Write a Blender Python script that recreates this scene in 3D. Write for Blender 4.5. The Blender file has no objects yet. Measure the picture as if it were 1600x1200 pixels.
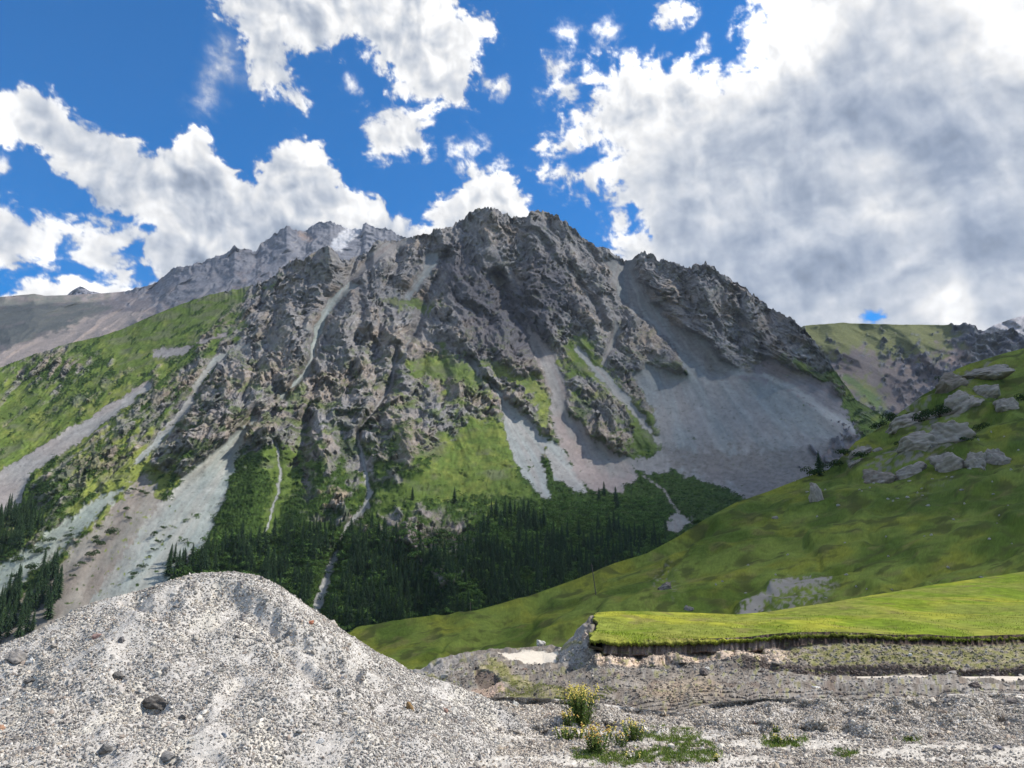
import bpy, math, random
import numpy as np
from math import radians, sin, cos, tan, pi
S = bpy.context.scene
COL = S.collection
random.seed(7)

# ------------------------------------------------------------------ camera, sky, sun, exposure
F_PX = 1155.0
PITCH = radians(14.55)
EYE = np.array([0.0, 0.0, 1.6])
cam_d = bpy.data.cameras.new('camera')
cam = bpy.data.objects.new('camera', cam_d); COL.objects.link(cam)
cam.location = EYE; cam.rotation_euler = (pi/2 + PITCH, 0, 0)
cam_d.sensor_width = 36.0; cam_d.lens = 36.0*F_PX/1600.0
cam_d.clip_start = 0.1; cam_d.clip_end = 60000
S.camera = cam
SUN_AZ, SUN_EL = radians(84), radians(50)      # azimuth clockwise from the view direction (+Y)
SUNV = np.array([cos(SUN_EL)*sin(SUN_AZ), cos(SUN_EL)*cos(SUN_AZ), sin(SUN_EL)])
w = bpy.data.worlds.new('World'); S.world = w; w.use_nodes = True
nt = w.node_tree; nt.nodes.clear()
sk = nt.nodes.new('ShaderNodeTexSky'); sk.sky_type = 'NISHITA'; sk.sun_disc = False
sk.sun_elevation = SUN_EL; sk.sun_rotation = SUN_AZ
sk.altitude = 2600; sk.air_density = 1.0; sk.dust_density = 0.2; sk.ozone_density = 3.0
bg = nt.nodes.new('ShaderNodeBackground'); bg.inputs[1].default_value = 0.115
ow = nt.nodes.new('ShaderNodeOutputWorld')
hs = nt.nodes.new('ShaderNodeHueSaturation'); hs.inputs['Saturation'].default_value = 1.65; nt.links.new(sk.outputs[0], hs.inputs['Color']); nt.links.new(hs.outputs[0], bg.inputs[0]); nt.links.new(bg.outputs[0], ow.inputs[0])
sl = bpy.data.lights.new('sun', 'SUN'); sl.energy = 4.7; sl.angle = radians(0.53); sl.color = (1.0, 0.95, 0.87)
sun = bpy.data.objects.new('sun', sl); COL.objects.link(sun)
sun.rotation_euler = (pi/2 - SUN_EL, 0, -SUN_AZ + pi)
sun.location = (200, 100, 400)
vs = S.view_settings; vs.view_transform = 'Standard'; vs.look = 'None'; vs.gamma = 1.0; vs.use_curve_mapping = False
vs.exposure = 0.78
S.render.film_transparent = False
S.cycles.max_bounces = 4; S.cycles.diffuse_bounces = 2; S.cycles.transparent_max_bounces = 12
S.cycles.glossy_bounces = 1; S.cycles.volume_bounces = 0; S.cycles.transmission_bounces = 1
S.cycles.use_denoising = True; S.cycles.denoising_prefilter = 'ACCURATE'; S.cycles.denoiser = 'OPENIMAGEDENOISE'; S.cycles.denoising_input_passes = 'RGB_ALBEDO_NORMAL'

# ------------------------------------------------------------------ small numeric library
_rng = np.random.RandomState(11)
_perm = _rng.permutation(4096).astype(np.int32)
_ang = _rng.rand(4096)*2*np.pi
_gx = np.cos(_ang).astype(np.float32); _gy = np.sin(_ang).astype(np.float32)
_val = _rng.rand(4096).astype(np.float32)
def _h(i, j, s): return _perm[(_perm[(i + s*131) & 4095] + j) & 4095]
def perlin(x, y, s=0):
    x = np.asarray(x, np.float32); y = np.asarray(y, np.float32)
    xi = np.floor(x).astype(np.int32); yi = np.floor(y).astype(np.int32)
    xf = x-xi; yf = y-yi
    u = xf*xf*xf*(xf*(xf*6-15)+10); v = yf*yf*yf*(yf*(yf*6-15)+10)
    def g(a, b):
        h = _h(xi+a, yi+b, s); return _gx[h]*(xf-a) + _gy[h]*(yf-b)
    a = g(0,0); b = g(1,0); c = g(0,1); d = g(1,1)
    return (a+(b-a)*u + ((c+(d-c)*u)-(a+(b-a)*u))*v)*1.45
def fbm(x, y, o=5, s=0, gain=.5, lac=2.03):
    r = 0; a = 1.0
    for k in range(o):
        r = r + a*perlin(x, y, s+k*7); x = x*lac+3.1; y = y*lac-1.7; a *= gain
    return r
def ridged(x, y, o=5, s=0, gain=.5, lac=2.07):
    r = 0; a = 1.0; w_ = 1.0
    for k in range(o):
        n = 1-np.abs(perlin(x, y, s+k*7)); n = n*n*w_
        w_ = np.clip(n*1.6, 0, 1); r = r+a*n; x = x*lac+5.3; y = y*lac+2.9; a *= gain
    return r
def voronoi(x, y, s=0):
    xi = np.floor(x).astype(np.int32); yi = np.floor(y).astype(np.int32)
    f1 = np.full(x.shape, 9., np.float32); f2 = f1.copy(); cid = np.zeros(x.shape, np.float32)
    for a in (-1,0,1):
        for b in (-1,0,1):
            h = _h(xi+a, yi+b, s)
            px_ = xi+a+_val[h]; py_ = yi+b+_val[(h*7+13)&4095]
            d = (px_-x)**2+(py_-y)**2
            n = d < f1
            f2 = np.where(n, f1, np.minimum(f2, d)); cid = np.where(n, _val[(h*3+5)&4095], cid); f1 = np.where(n, d, f1)
    return np.sqrt(f1), np.sqrt(f2), cid
def facets(x, y, s=0):
    """cellular noise whose cells are tilted planes: broken, angular rock"""
    xi = np.floor(x).astype(np.int32); yi = np.floor(y).astype(np.int32)
    f1 = np.full(x.shape, 9., np.float32); ox = np.zeros(x.shape, np.float32); oy = ox.copy(); ga = ox.copy(); hh_ = ox.copy()
    for a in (-1,0,1):
        for b in (-1,0,1):
            h = _h(xi+a, yi+b, s)
            dx = x-(xi+a+_val[h]); dy = y-(yi+b+_val[(h*7+13)&4095]); d = dx*dx+dy*dy; n = d < f1
            f1 = np.where(n, d, f1); ox = np.where(n, dx, ox); oy = np.where(n, dy, oy); ga = np.where(n, _ang[(h*5+3)&4095], ga); hh_ = np.where(n, _val[(h*3+5)&4095], hh_)
    return (ox*np.cos(ga)+oy*np.sin(ga))*1.1+(hh_-.5)*.9, hh_
def sstep(a, b, x):
    t = np.clip((x-a)/(b-a), 0, 1); return t*t*(3-2*t)
def mix(a, b, t): return a+(b-a)*t
def mixc(c, col, m): return c + (np.asarray(col, np.float32)-c)*m[..., None]
def seg_d(px, py, ax, ay, bx, by):
    dx, dy = bx-ax, by-ay; L = dx*dx+dy*dy+1e-9
    t = np.clip(((px-ax)*dx+(py-ay)*dy)/L, 0, 1)
    return np.hypot(px-ax-t*dx, py-ay-t*dy), t
def sdf(px, py, poly, pad=40):
    """signed distance to a polygon, positive inside; -pad outside its padded box"""
    P_ = np.array(poly, float)
    out = np.full(px.shape, -float(pad), np.float32)
    m = (px > P_[:,0].min()-pad)&(px < P_[:,0].max()+pad)&(py > P_[:,1].min()-pad)&(py < P_[:,1].max()+pad)
    if not m.any(): return out
    x = px[m]; y = py[m]; d = np.full(x.shape, 1e9); ins = np.zeros(x.shape, bool)
    n = len(P_)
    for i in range(n):
        ax, ay = P_[i]; bx, by = P_[(i+1) % n]
        d = np.minimum(d, seg_d(x, y, ax, ay, bx, by)[0])
        c = ((ay > y) != (by > y))
        if ay != by: ins ^= c & (x < (bx-ax)*(y-ay)/(by-ay)+ax)
    out[m] = np.where(ins, d, -d); return out
def pline(px, py, pts, pad=80):
    """distance to polyline and the interpolated width there; pts (x, y, w)"""
    D = np.full(px.shape, float(pad), np.float32); W = np.ones(px.shape, np.float32); T = np.zeros(px.shape, np.float32)
    Q = np.array(pts, float)
    m = (px > Q[:,0].min()-pad)&(px < Q[:,0].max()+pad)&(py > Q[:,1].min()-pad)&(py < Q[:,1].max()+pad)
    x = px[m]; y = py[m]; d = D[m]; w_ = W[m]
    for i in range(len(Q)-1):
        dd, t = seg_d(x, y, Q[i,0], Q[i,1], Q[i+1,0], Q[i+1,1])
        n = dd < d; d = np.where(n, dd, d); w_ = np.where(n, mix(Q[i,2], Q[i+1,2], t), w_)
    D[m] = d; W[m] = w_; return D, W
def blend(px, py, pts, sig=45):
    num = 0; den = 1e-12
    for p in pts:
        g = np.exp(-((px-p[0])**2+(py-p[1])**2)/(2*sig*sig)).astype(np.float32)+1e-9/(1+((px-p[0])**2+(py-p[1])**2)/1e4)
        num = num+g*p[2]; den = den+g
    return num/den
def blur(a, n, axis):
    for _ in range(2):
        k = np.ones(n)/n
        pad = [(0,0)]*a.ndim; pad[axis] = (n//2, n-1-n//2)
        b = np.pad(a, pad, mode='edge'); c = np.cumsum(b, axis=axis)
        c = np.insert(c, 0, 0, axis=axis)
        sl1 = [slice(None)]*a.ndim; sl2 = [slice(None)]*a.ndim
        sl1[axis] = slice(n, None); sl2[axis] = slice(0, -n)
        a = (c[tuple(sl1)]-c[tuple(sl2)])/n
    return a
CP, SP = cos(PITCH), sin(PITCH)
def P3(x, y, z):
    a = (np.asarray(x, float)-800)/F_PX; b = (600-np.asarray(y, float))/F_PX
    z = np.asarray(z, float)
    return np.stack([a*z, (CP-b*SP)*z, (SP+b*CP)*z+EYE[2]], -1)

# ------------------------------------------------------------------ objects
def tag(o, label=None, cat=None, group=None, kind=None):
    if label: o['label'] = label
    if cat: o['category'] = cat
    if group: o['group'] = group
    if kind: o['kind'] = kind
    return o
def mesh_np(name, verts, faces, col=None, smooth=True, attrs=None):
    me = bpy.data.meshes.new(name)
    verts = np.ascontiguousarray(verts, np.float32).reshape(-1, 3); faces = np.ascontiguousarray(faces, np.int32)
    n, k = faces.shape
    me.vertices.add(len(verts)); me.vertices.foreach_set('co', verts.ravel())
    me.loops.add(n*k); me.loops.foreach_set('vertex_index', faces.ravel())
    me.polygons.add(n); me.polygons.foreach_set('loop_start', np.arange(0, n*k, k, dtype=np.int32))
    me.polygons.foreach_set('loop_total', np.full(n, k, np.int32))
    me.polygons.foreach_set('use_smooth', np.full(n, smooth, bool))
    me.update(calc_edges=True)
    if col is not None:
        a = me.color_attributes.new('Col', 'FLOAT_COLOR', 'POINT')
        c = np.ones((len(verts), 4), np.float32); c[:, :3] = np.asarray(col, np.float32).reshape(-1, 3)
        a.data.foreach_set('color', c.ravel())
    for an, av in (attrs or {}).items():
        a = me.attributes.new(an, 'FLOAT', 'POINT'); a.data.foreach_set('value', np.ascontiguousarray(av, np.float32).ravel())
    return me
def obj(name, me, mat=None, parent=None):
    o = bpy.data.objects.new(name, me); COL.objects.link(o)
    if mat and me: me.materials.clear(); me.materials.append(mat)
    if parent: o.parent = parent
    return o
def empty(name, loc):
    o = bpy.data.objects.new(name, None); COL.objects.link(o); o.location = loc; o.empty_display_size = .2; return o
def gridfaces(ny, nx):
    i = np.arange(ny*nx).reshape(ny, nx)
    return np.stack([i[1:, :-1], i[1:, 1:], i[:-1, 1:], i[:-1, :-1]], -1).reshape(-1, 4)
def mat_col(name, rough=.95, nscale=1.0, namp=.25, bump=0.0, bscale=1.0, bdist=.1, trans=0.0, spec=.03, battr=None):
    m = bpy.data.materials.new(name); m.use_nodes = True
    t = m.node_tree; N = t.nodes; L = t.links; b = N['Principled BSDF']
    b.inputs['Roughness'].default_value = rough; b.inputs['Specular IOR Level'].default_value = spec
    at = N.new('ShaderNodeAttribute'); at.attribute_name = 'Col'
    tc = N.new('ShaderNodeTexCoord')
    no = N.new('ShaderNodeTexNoise'); no.inputs['Scale'].default_value = nscale; no.inputs['Detail'].default_value = 5
    L.new(tc.outputs['Object'], no.inputs['Vector'])
    mr = N.new('ShaderNodeMapRange'); mr.inputs[1].default_value = .25; mr.inputs[2].default_value = .75
    mr.inputs[3].default_value = 1-namp; mr.inputs[4].default_value = 1+namp
    L.new(no.outputs['Fac'], mr.inputs[0])
    mx = N.new('ShaderNodeVectorMath'); mx.operation = 'SCALE'
    L.new(at.outputs['Color'], mx.inputs[0]); L.new(mr.outputs[0], mx.inputs['Scale'])
    L.new(mx.outputs[0], b.inputs['Base Color'])
    if bump > 0:
        n2 = N.new('ShaderNodeTexNoise'); n2.inputs['Scale'].default_value = bscale; n2.inputs['Detail'].default_value = 4
        n2.inputs['Roughness'].default_value = .65
        L.new(tc.outputs['Object'], n2.inputs['Vector'])
        bp = N.new('ShaderNodeBump'); bp.inputs['Strength'].default_value = bump; bp.inputs['Distance'].default_value = bdist
        if battr:
            ba = N.new('ShaderNodeAttribute'); ba.attribute_name = battr; L.new(ba.outputs['Fac'], bp.inputs['Strength'])
        L.new(n2.outputs['Fac'], bp.inputs['Height']); L.new(bp.outputs[0], b.inputs['Normal'])
    return m

class Layer:
    """terrain sheet lofted between contour lines; each line is a list of (x, y, distance)"""
    def __init__(s, lines, rows, x0, x1, dx, smooth=15):
        s.xs = np.arange(x0, x1+dx*.5, dx); nx = len(s.xs)
        ys = []; q = []
        for ln in lines:
            A = np.array(ln, float)
            ys.append(np.interp(s.xs, A[:,0], A[:,1])); q.append(np.interp(s.xs, A[:,0], 1/A[:,2]))
        Y = []; Q = []
        for k, n in enumerate(rows):
            t = np.arange(n)/n
            Y.append(ys[k][None]+(ys[k+1]-ys[k])[None]*t[:,None]); Q.append(q[k][None]+(q[k+1]-q[k])[None]*t[:,None])
        Y.append(ys[-1][None]); Q.append(q[-1][None])
        s.y = np.concatenate(Y); s.q = np.concatenate(Q); s.x = np.broadcast_to(s.xs, s.y.shape).copy()
        if smooth:
            q0 = s.q; s.q = blur(blur(s.q, smooth, 0), smooth, 1)
        s.z = 1/s.q; s.P = P3(s.x, s.y, s.z)
    def finish(s, disp=None, dn=None, sm=9, nfix=None):
        """disp: metres along the line of sight; dn: metres along the smoothed surface normal"""
        if disp is not None: s.z = s.z+disp
        s.P = P3(s.x, s.y, s.z)
        if dn is not None:
            if nfix is None:
                q = blur(blur(s.P, sm, 0), sm, 1)
                n = np.cross(np.gradient(q, axis=1), -np.gradient(q, axis=0)); n /= np.linalg.norm(n, axis=2)[..., None]+1e-9
                n = n*np.sign(np.sum(n*(EYE-s.P), 2))[..., None]
            else: n = np.asarray(nfix, float)
            s.P = s.P+n*np.asarray(dn)[..., None]
        return s
    def at(s, x, y):
        j = np.clip((x-s.xs[0])/(s.xs[1]-s.xs[0]), 0, len(s.xs)-1.001); j0 = int(j); fj = j-j0
        col = s.y[:, j0]; i = int(np.clip(np.searchsorted(col, y), 1, len(col)-1)); fi = np.clip((y-col[i-1])/max(1e-6, col[i]-col[i-1]), 0, 1)
        a = mix(s.P[i-1, j0], s.P[i, j0], fi); b = mix(s.P[i-1, j0+1], s.P[i, j0+1], fi)
        p = mix(a, b, fj); return p
    def zeta(s, x, y):
        p = s.at(x, y); return p[1]*CP+(p[2]-EYE[2])*SP
    def mesh(s, name, col, mat, skirt=(4, 60., .7), attrs=None, bottom=0):
        n, D, sl = skirt
        P_ = s.P; ny, nx = s.y.shape
        top = P_[0]; h = top[:, :2]/np.linalg.norm(top[:, :2], axis=1)[:, None]
        rows = []
        for k in range(n, 0, -1):
            d = D*(k/n)**1.5; r = top.copy(); r[:, :2] += h*d; r[:, 2] -= d*sl; rows.append(r)
        V = np.concatenate([np.array(rows).reshape(n, nx, 3), P_]) if n else P_
        C = np.concatenate([np.repeat(col[:1], n, 0), col]) if n else col
        if attrs: attrs = {k_: (np.concatenate([np.repeat(v_[:1], n, 0), v_]) if n else v_) for k_, v_ in attrs.items()}
        me = mesh_np(name, V, gridfaces(len(V), nx), C, True, attrs)
        s.normals = None
        return obj(name, me, mat)
# ------------------------------------------------------------------ main rocky mountain
SKY_M = [(-130,640,1500),(-60,610,1700),(0,574,1900),(60,551,1950),(109,536,2000),(156,526,2050),(194,513,2100),(231,496,2150),(281,476,2200),
 (328,460,2250),(375,451,2300),(416,438,2350),(434,428,2330),(437,420,2330),(453,408,2330),(463,402,2330),(475,407,2340),(485,398,2320),(497,390,2300),
 (503,386,2290),(508,383,2290),(515,384,2290),(519,387,2290),(525,397,2300),(534,406,2330),(553,403,2400),(575,394,2450),(584,378,2480),(600,374,2500),(619,376,2520),(631,373,2540),
 (656,366,2560),(672,364,2570),(681,358,2570),(697,356,2570),(709,351,2570),(717,345,2570),(725,341,2580),(731,333,2580),(737,331,2580),(743,326,2580),(750,324,2590),(765,326,2600),(775,325,2600),
 (783,331,2600),(791,332,2610),(797,338,2620),(803,340,2640),(815,337,2650),(822,339,2650),(828,331,2650),(835,329,2650),(841,327,2650),(853,330,2650),(862,336,2650),(869,335,2650),(876,342,2660),
 (884,345,2660),(893,354,2670),(900,356,2680),(906,366,2690),(911,371,2700),(925,378,2710),(934,386,2720),(947,386,2740),(956,394,2750),(970,403,2760),(975,407,2770),(987,406,2760),
 (994,400,2720),(1000,396,2690),(1006,392,2680),(1012,395,2670),(1019,394,2660),(1028,406,2650),(1035,404,2650),(1050,410,2640),(1055,408,2630),(1066,416,2620),(1081,418,2600),(1087,412,2580),(1092,411,2570),(1097,414,2570),
 (1103,409,2560),(1108,416,2560),(1116,415,2550),(1121,423,2550),(1125,429,2540),(1135,431,2530),(1144,438,2500),(1153,440,2490),(1162,448,2470),(1181,463,2430),(1200,478,2390),(1216,487,2350),(1234,495,2310),
 (1247,506,2270),(1262,519,2220),(1275,536,2180),(1284,550,2150),(1297,567,2120),(1318,598,2100),(1338,625,2080),(1380,650,2050),(1440,690,2000)]
M1 = [(-130,700,1300),(0,645,1600),(200,590,1700),(400,530,1850),(500,505,1900),(600,480,2050),(760,475,2200),(840,470,2250),(975,500,2400),(1100,500,2350),(1200,545,2200),(1290,610,2050),(1340,660,1980),(1440,710,1900)]
M2 = [(-130,780,1150),(0,750,1250),(200,690,1350),(400,640,1470),(600,600,1630),(760,590,1750),(850,600,1830),(975,605,2000),(1100,600,2060),(1200,635,1950),(1340,700,1850),(1440,730,1800)]
M3 = [(-130,900,1000),(0,870,1030),(200,800,1120),(400,760,1210),(600,740,1270),(800,740,1370),(1000,745,1550),(1100,735,1680),(1200,735,1700),(1340,745,1700),(1440,760,1700)]
M4 = [(-130,1070,830),(0,1050,840),(200,1010,860),(400,980,880),(530,1010,850),(600,1005,850),(800,965,880),(1000,890,1000),(1100,840,1150),(1200,800,1350),(1340,780,1500),(1440,790,1500)]
M = Layer([SKY_M, M1, M2, M3, M4], [125, 105, 130, 130], -130, 1440, 1.25, 41)
x, y = M.x, M.y
wx = fbm(x/55, y/55, 4, 3); wy = fbm(x/55+9, y/55, 4, 5)
ed = fbm(x/14, y/14, 4, 9)                                  # edge raggedness
ed2 = fbm(x/5, y/5, 3, 12)
rk = blend(x, y, [(50,590,.25),(150,560,.05),(250,530,.05),(350,500,.15),(60,600,.6),(140,575,.45),(200,620,.2),(60,640,.1),(230,640,.62),(290,595,.72),(325,560,.55),(180,700,.4),(100,750,.35),
 (30,700,.05),(100,640,.25),(0,620,.3),(-80,700,.2),(450,450,1),(400,500,.95),(400,560,1),(360,640,.9),(310,690,.75),(500,600,1),(450,680,.85),(600,450,1),(600,600,.85),(550,690,.75),(700,450,1.1),(700,590,.6),(650,640,.85),(620,700,.55),
 (480,780,.3),(400,760,.1),(520,775,.5),(440,740,.25),(600,770,.25),(700,830,.72),(640,830,.62),(760,700,0),(700,760,.05),(800,780,.1),(900,790,.05),(1000,770,.05),(1070,790,.1),(400,830,.0),(300,860,.0),(820,540,1.1),(900,450,1.1),(880,620,.62),
 (930,630,.85),(960,655,.85),(900,560,.45),(980,540,1),(1060,450,1.1),(1150,500,1.1),(1230,540,1.1),(1260,600,.5),(1300,640,.3),(425,440,.6),(380,460,.25),(790,600,.75),(740,640,.7),(900,670,.5),(270,560,.0),(250,800,0),(1100,650,.5),(600,900,0.1),(800,880,.1)], 30)
veg_lo = sstep(430, 720, y)
n_r = .42*mix(fbm(x/26, y/20, 5, 21), fbm((x*.66+y*.75)/15, (y*.66-x*.75)/45, 5, 23), sstep(460, 330, x)) + .10*ed
rockm = sstep(.38, .62, rk+n_r*.8*(1-.5*sstep(.9, 1.05, rk)))
# grass in cracks of the rock, on ledges
ledge = sstep(.12, .5, fbm(x/30+wx, y/12+wy, 5, 33)+.28*veg_lo-.18)*sstep(470, 620, y)*.9
rockm = rockm*(1-.8*ledge*(rk < 1.02))
shr = blend(x, y, [(60,600,.5),(140,575,.5),(150,640,.35),(100,760,.65),(250,650,.7),(300,590,.55),(40,830,.6),(330,740,.85),(430,810,.75),(385,745,.9),(500,755,.75),(560,820,.8),(600,745,.5),(850,785,.95),(950,785,1),(1060,775,.95),(700,800,.75),(640,790,.5),
 (200,560,.1),(60,680,.2),(240,700,.1),(180,760,.1),(740,700,0),(440,720,.1),(830,600,.1),(900,550,.1),(980,660,.35),(890,660,.6),(700,590,.2),(800,620,.45),(700,870,1),(900,850,1),(500,900,1),(350,880,.8),(1290,600,.3),(340,500,.25),(20,620,.2),(-80,800,.5)], 30)
shm = sstep(.46, .60, shr*.80+.15+.42*mix(fbm(x/14, y/9, 4, 41), fbm((x*.66+y*.75)/9, (y*.66-x*.75)/30, 4, 43), sstep(460, 330, x)))
# hand-placed grass meadows
for poly in ([(772,648),(786,690),(806,738),(842,782),(760,775),(700,782),(640,785),(590,796),(600,775),(650,745),(700,718),(722,680),(745,660)],
             [(632,572),(668,556),(705,556),(735,568),(762,598),(735,604),(690,590),(650,592)], [(590,470),(650,466),(690,478),(670,492),(620,480)],
             [(742,560),(786,572),(818,590),(838,588),(856,610),(860,672),(846,668),(836,628),(812,604),(780,590)],
             [(880,540),(910,520),(940,560),(985,620),(1022,650),(1036,690),(1012,722),(978,704),(990,668),(968,622),(936,596),(898,580)],
             [(425,690),(455,700),(452,760),(430,830),(408,835),(420,790),(434,740)],
             [(1240,560),(1290,590),(1330,640),(1300,650),(1262,612)]):
    m_ = sstep(-4, 5, sdf(x, y, poly)+9*ed+4*ed2)
    rockm = rockm*(1-.93*m_); shm = shm*(1-.75*m_)
for poly, rr_, sr_ in (([(66,650),(100,632),(150,604),(196,576),(212,574),(200,590),(150,622),(110,640),(80,658)], .35, 1.), ([(20,575),(60,560),(78,545),(125,560),(135,580),(120,592),(60,600),(25,595)], .9, .9),
    ([(320,535),(330,510),(350,492),(375,470),(395,475),(380,500),(345,525)], .6, .9), ([(190,640),(240,606),(290,575),(330,560),(318,590),(270,640),(210,690),(160,720)], .75, .9), ([(130,700),(190,660),(210,700),(120,770),(60,800),(50,770)], .5, 1.)):
    m_ = sstep(-6, 8, sdf(x, y, poly)+9*ed)
    rockm = np.maximum(rockm, m_*rr_*sstep(-.1, .2, fbm((x*.66+y*.75)/10, (y*.66-x*.75)/22, 4, 47))); shm = np.maximum(shm, m_*sr_*sstep(-.15, .1, fbm(x/11, y/8, 4, 48)))
yel = sstep(.3, .75, blend(x, y, [(240,700,1),(200,750,1),(150,800,.9),(90,850,.6),(60,680,.5),(150,600,.55),(220,560,.4),(560,710,.35),(740,720,.45),(440,760,0),(100,540,.2),(300,480,.2),(890,540,.4),(700,570,.3),(20,760,.2),(600,850,0),(900,800,0),(340,700,.2),(840,620,.6)], 45)+.25*ed+.3*fbm(x/40, y/25, 3, 51))
edL = fbm(x/24, y/24, 3, 63)
# scree: polygons with a colour, an apex for the run-out streaks
SC = [ # poly, apex, colour (linear), softness, raise
 ([(234,592),(180,628),(120,662),(50,706),(-10,742),(-130,790),(-130,880),(0,812),(30,792),(48,742),(110,702),(182,648),(238,603)], (420,480), (.25,.235,.225), 3),
 ([(380,513),(345,527),(292,549),(262,560),(238,560),(242,546),(300,538),(340,524)], (420,480), (.23,.21,.205), 4),
 ([(402,535),(372,543),(336,572),(318,596),(305,622),(285,650),(262,680),(214,728),(206,727),(228,700),(262,662),(290,628),(302,606),(330,562),(352,550)], (430,500), (.245,.25,.235), 3),
 ([(222,738),(238,745),(243,775),(275,788),(250,815),(205,868),(160,930),(120,1000),(-60,1080),(-130,1000),(-10,985),(30,935),(80,895),(130,840),(170,800),(200,765)], (330,600), (.215,.195,.17), 8),
 ([(200,760),(170,790),(120,840),(60,890),(0,930),(-130,1000),(-130,930),(0,885),(50,852),(100,815),(160,775)], (330,600), (.25,.27,.235), 7),
 ([(402,648),(380,668),(340,698),(292,742),(262,775),(228,812),(190,870),(140,940),(120,1010),(290,1010),(262,905),(290,885),(320,850),(335,815),(352,785),(362,745),(376,700),(396,664)], (420,630), (.27,.285,.262), 5),
 ([(545,440),(565,444),(545,458),(522,475),(510,500),(498,530),(492,560),(480,590),(462,604),(442,622),(438,616),(458,598),(474,582),(484,556),(486,528),(500,492),(515,466)], (560,400), (.25,.27,.26), 2),
 ([(766,598),(800,635),(850,680),(882,702),(905,742),(920,772),(898,768),(862,745),(852,700),(846,716),(860,780),(846,776),(815,742),(800,712),(790,680),(780,625)], (760,590), (.25,.255,.245), 4),
 ([(822,500),(838,520),(862,546),(886,600),(884,640),(932,690),(985,720),(998,745),(968,770),(920,765),(898,735),(880,700),(862,670),(858,612),(836,560),(822,520)], (815,480), (.22,.205,.195), 5),
 ([(962,503),(968,520),(957,545),(946,572),(938,570),(948,540),(955,520)], (965,480), (.20,.20,.195), 2),
 ([(728,552),(742,566),(754,590),(748,592),(738,572)], (720,540), (.27,.28,.27), 2),
 ([(948,408),(990,405),(998,440),(1020,478),(1045,503),(1085,520),(1115,536),(1124,560),(1145,572),(1200,583),(1250,608),(1300,642),(1346,682),(1318,720),(1260,790),(1180,790),(1140,765),(1050,738),(1000,742),(975,712),(1010,716),(1034,704),(1020,640),(988,590),(1002,572),(1076,584),(1040,528),(992,490),(973,470),(958,440)], (972,395), (.205,.208,.205), 5),
 ([(895,535),(915,552),(965,600),(1005,648),(1034,692),(1028,696),(996,655),(956,610),(905,560)], (880,520), (.22,.22,.21), 3),
 ([(1060,800),(1045,806),(1036,826),(1050,836),(1082,818),(1075,808)], (1050,790), (.23,.22,.20), 3),
 ([(1150,590),(1205,560),(1300,600),(1330,660),(1346,690),(1290,650),(1220,600)], (1130,540), (.19,.17,.175), 6),
 ([(665,400),(690,392),(680,420),(660,445),(640,470),(628,468),(655,430)], (700,380), (.19,.2,.2), 4),
 ([(765,430),(780,425),(790,440),(778,450)], (770,400), (.26,.25,.23), 2),
 ([(575,396),(600,378),(640,372),(660,372),(620,388),(590,410),(560,430),(548,436)], (650,350), (.2,.19,.185), 4),
]
scm = np.zeros(x.shape, np.float32); scc = np.zeros(x.shape+(3,), np.float32)
for poly, ap, c, so in SC:
    d_ = sdf(x, y, poly)
    m_ = sstep(-so*.5, so*.5, d_+so*1.0*ed+so*.5*ed2+3.0*edL)
    an = np.arctan2(x-ap[0], y-ap[1]+1e-3); rr = np.hypot(x-ap[0], y-ap[1])
    st = fbm(an*34, rr/60, 4, 61)*.75+fbm(an*90, rr/25, 2, 67)*.35
    pk = sstep(-.3, .7, fbm(an*9, rr/130, 3, 71)+.25)
    cc = np.array(c, np.float32)*(1+.17*st)[..., None]
    cc = cc*mix(np.array([1.05,.985,.95], np.float32), np.array([.985,1.01,.995], np.float32), pk[..., None])
    scc = scc+(cc-scc)*m_[..., None]; scm = np.maximum(scm, m_)
# pinkish moraine at the foot of the basin and in the lower half of the middle fan
mo = sstep(-10, 14, sdf(x, y, [(1035,700),(1120,702),(1250,700),(1330,690),(1320,790),(1100,790),(1150,765),(1050,735)])+16*ed)
scc = mixc(scc, (.15,.135,.125), mo*.8)
mo2 = sstep(-8, 10, sdf(x, y, [(858,640),(885,665),(930,740),(985,745),(970,770),(925,765),(898,735),(870,690)])+10*ed); scc = mixc(scc, (.24,.195,.18), mo2*.7)
mo3 = sstep(-10, 12, sdf(x, y, [(268,760),(245,830),(170,940),(120,1010),(160,900),(215,830)])+10*ed); scc = mixc(scc, (.23,.19,.165), mo3*.35)
# thin streams and gravel runnels
for pts, c in (([(428,690,2.2),(440,735,2.6),(432,780,2.0),(420,815,2.2),(412,836,1.5)], (.27,.27,.25)),
               ([(560,676,2.4),(563,715,2.4),(571,745,3.2),(580,768,4.6),(575,792,5),(556,808,4.5),(540,824,4),(530,842,2.5)], (.28,.28,.26)),
               ([(526,864,4),(516,890,6),(502,930,9),(492,968,10),(488,1000,10)], (.30,.30,.28)),
               ([(620,545,1.5),(612,600,2),(590,640,1.6),(560,676,2)], (.24,.23,.22)),
               ([(700,430,1.5),(660,500,1.5),(620,570,1.6)], (.2,.2,.19)), ([(560,400,2),(520,480,2)], (.23,.22,.21)),
               ([(230,640,1.2),(150,690,1.4),(60,752,1.2)], (.2,.2,.15)), ([(800,690,1),(840,730,1.2),(848,770,1.5)], (.25,.26,.25)),
               ([(300,860,4),(296,890,5),(290,930,6)], (.28,.26,.24)), ([(1000,745,1.5),(1040,770,2),(1060,800,3)], (.22,.2,.18))):
    D_, W_ = pline(x+5*wx, y, pts); m_ = sstep(1.8, -1.2, D_-W_*(.8+.5*perlin(x/7, y/9, 66))+1.8*ed2)
    scc = mixc(scc, c, m_*(1-scm*.5)); scm = np.maximum(scm, m_)
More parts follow.
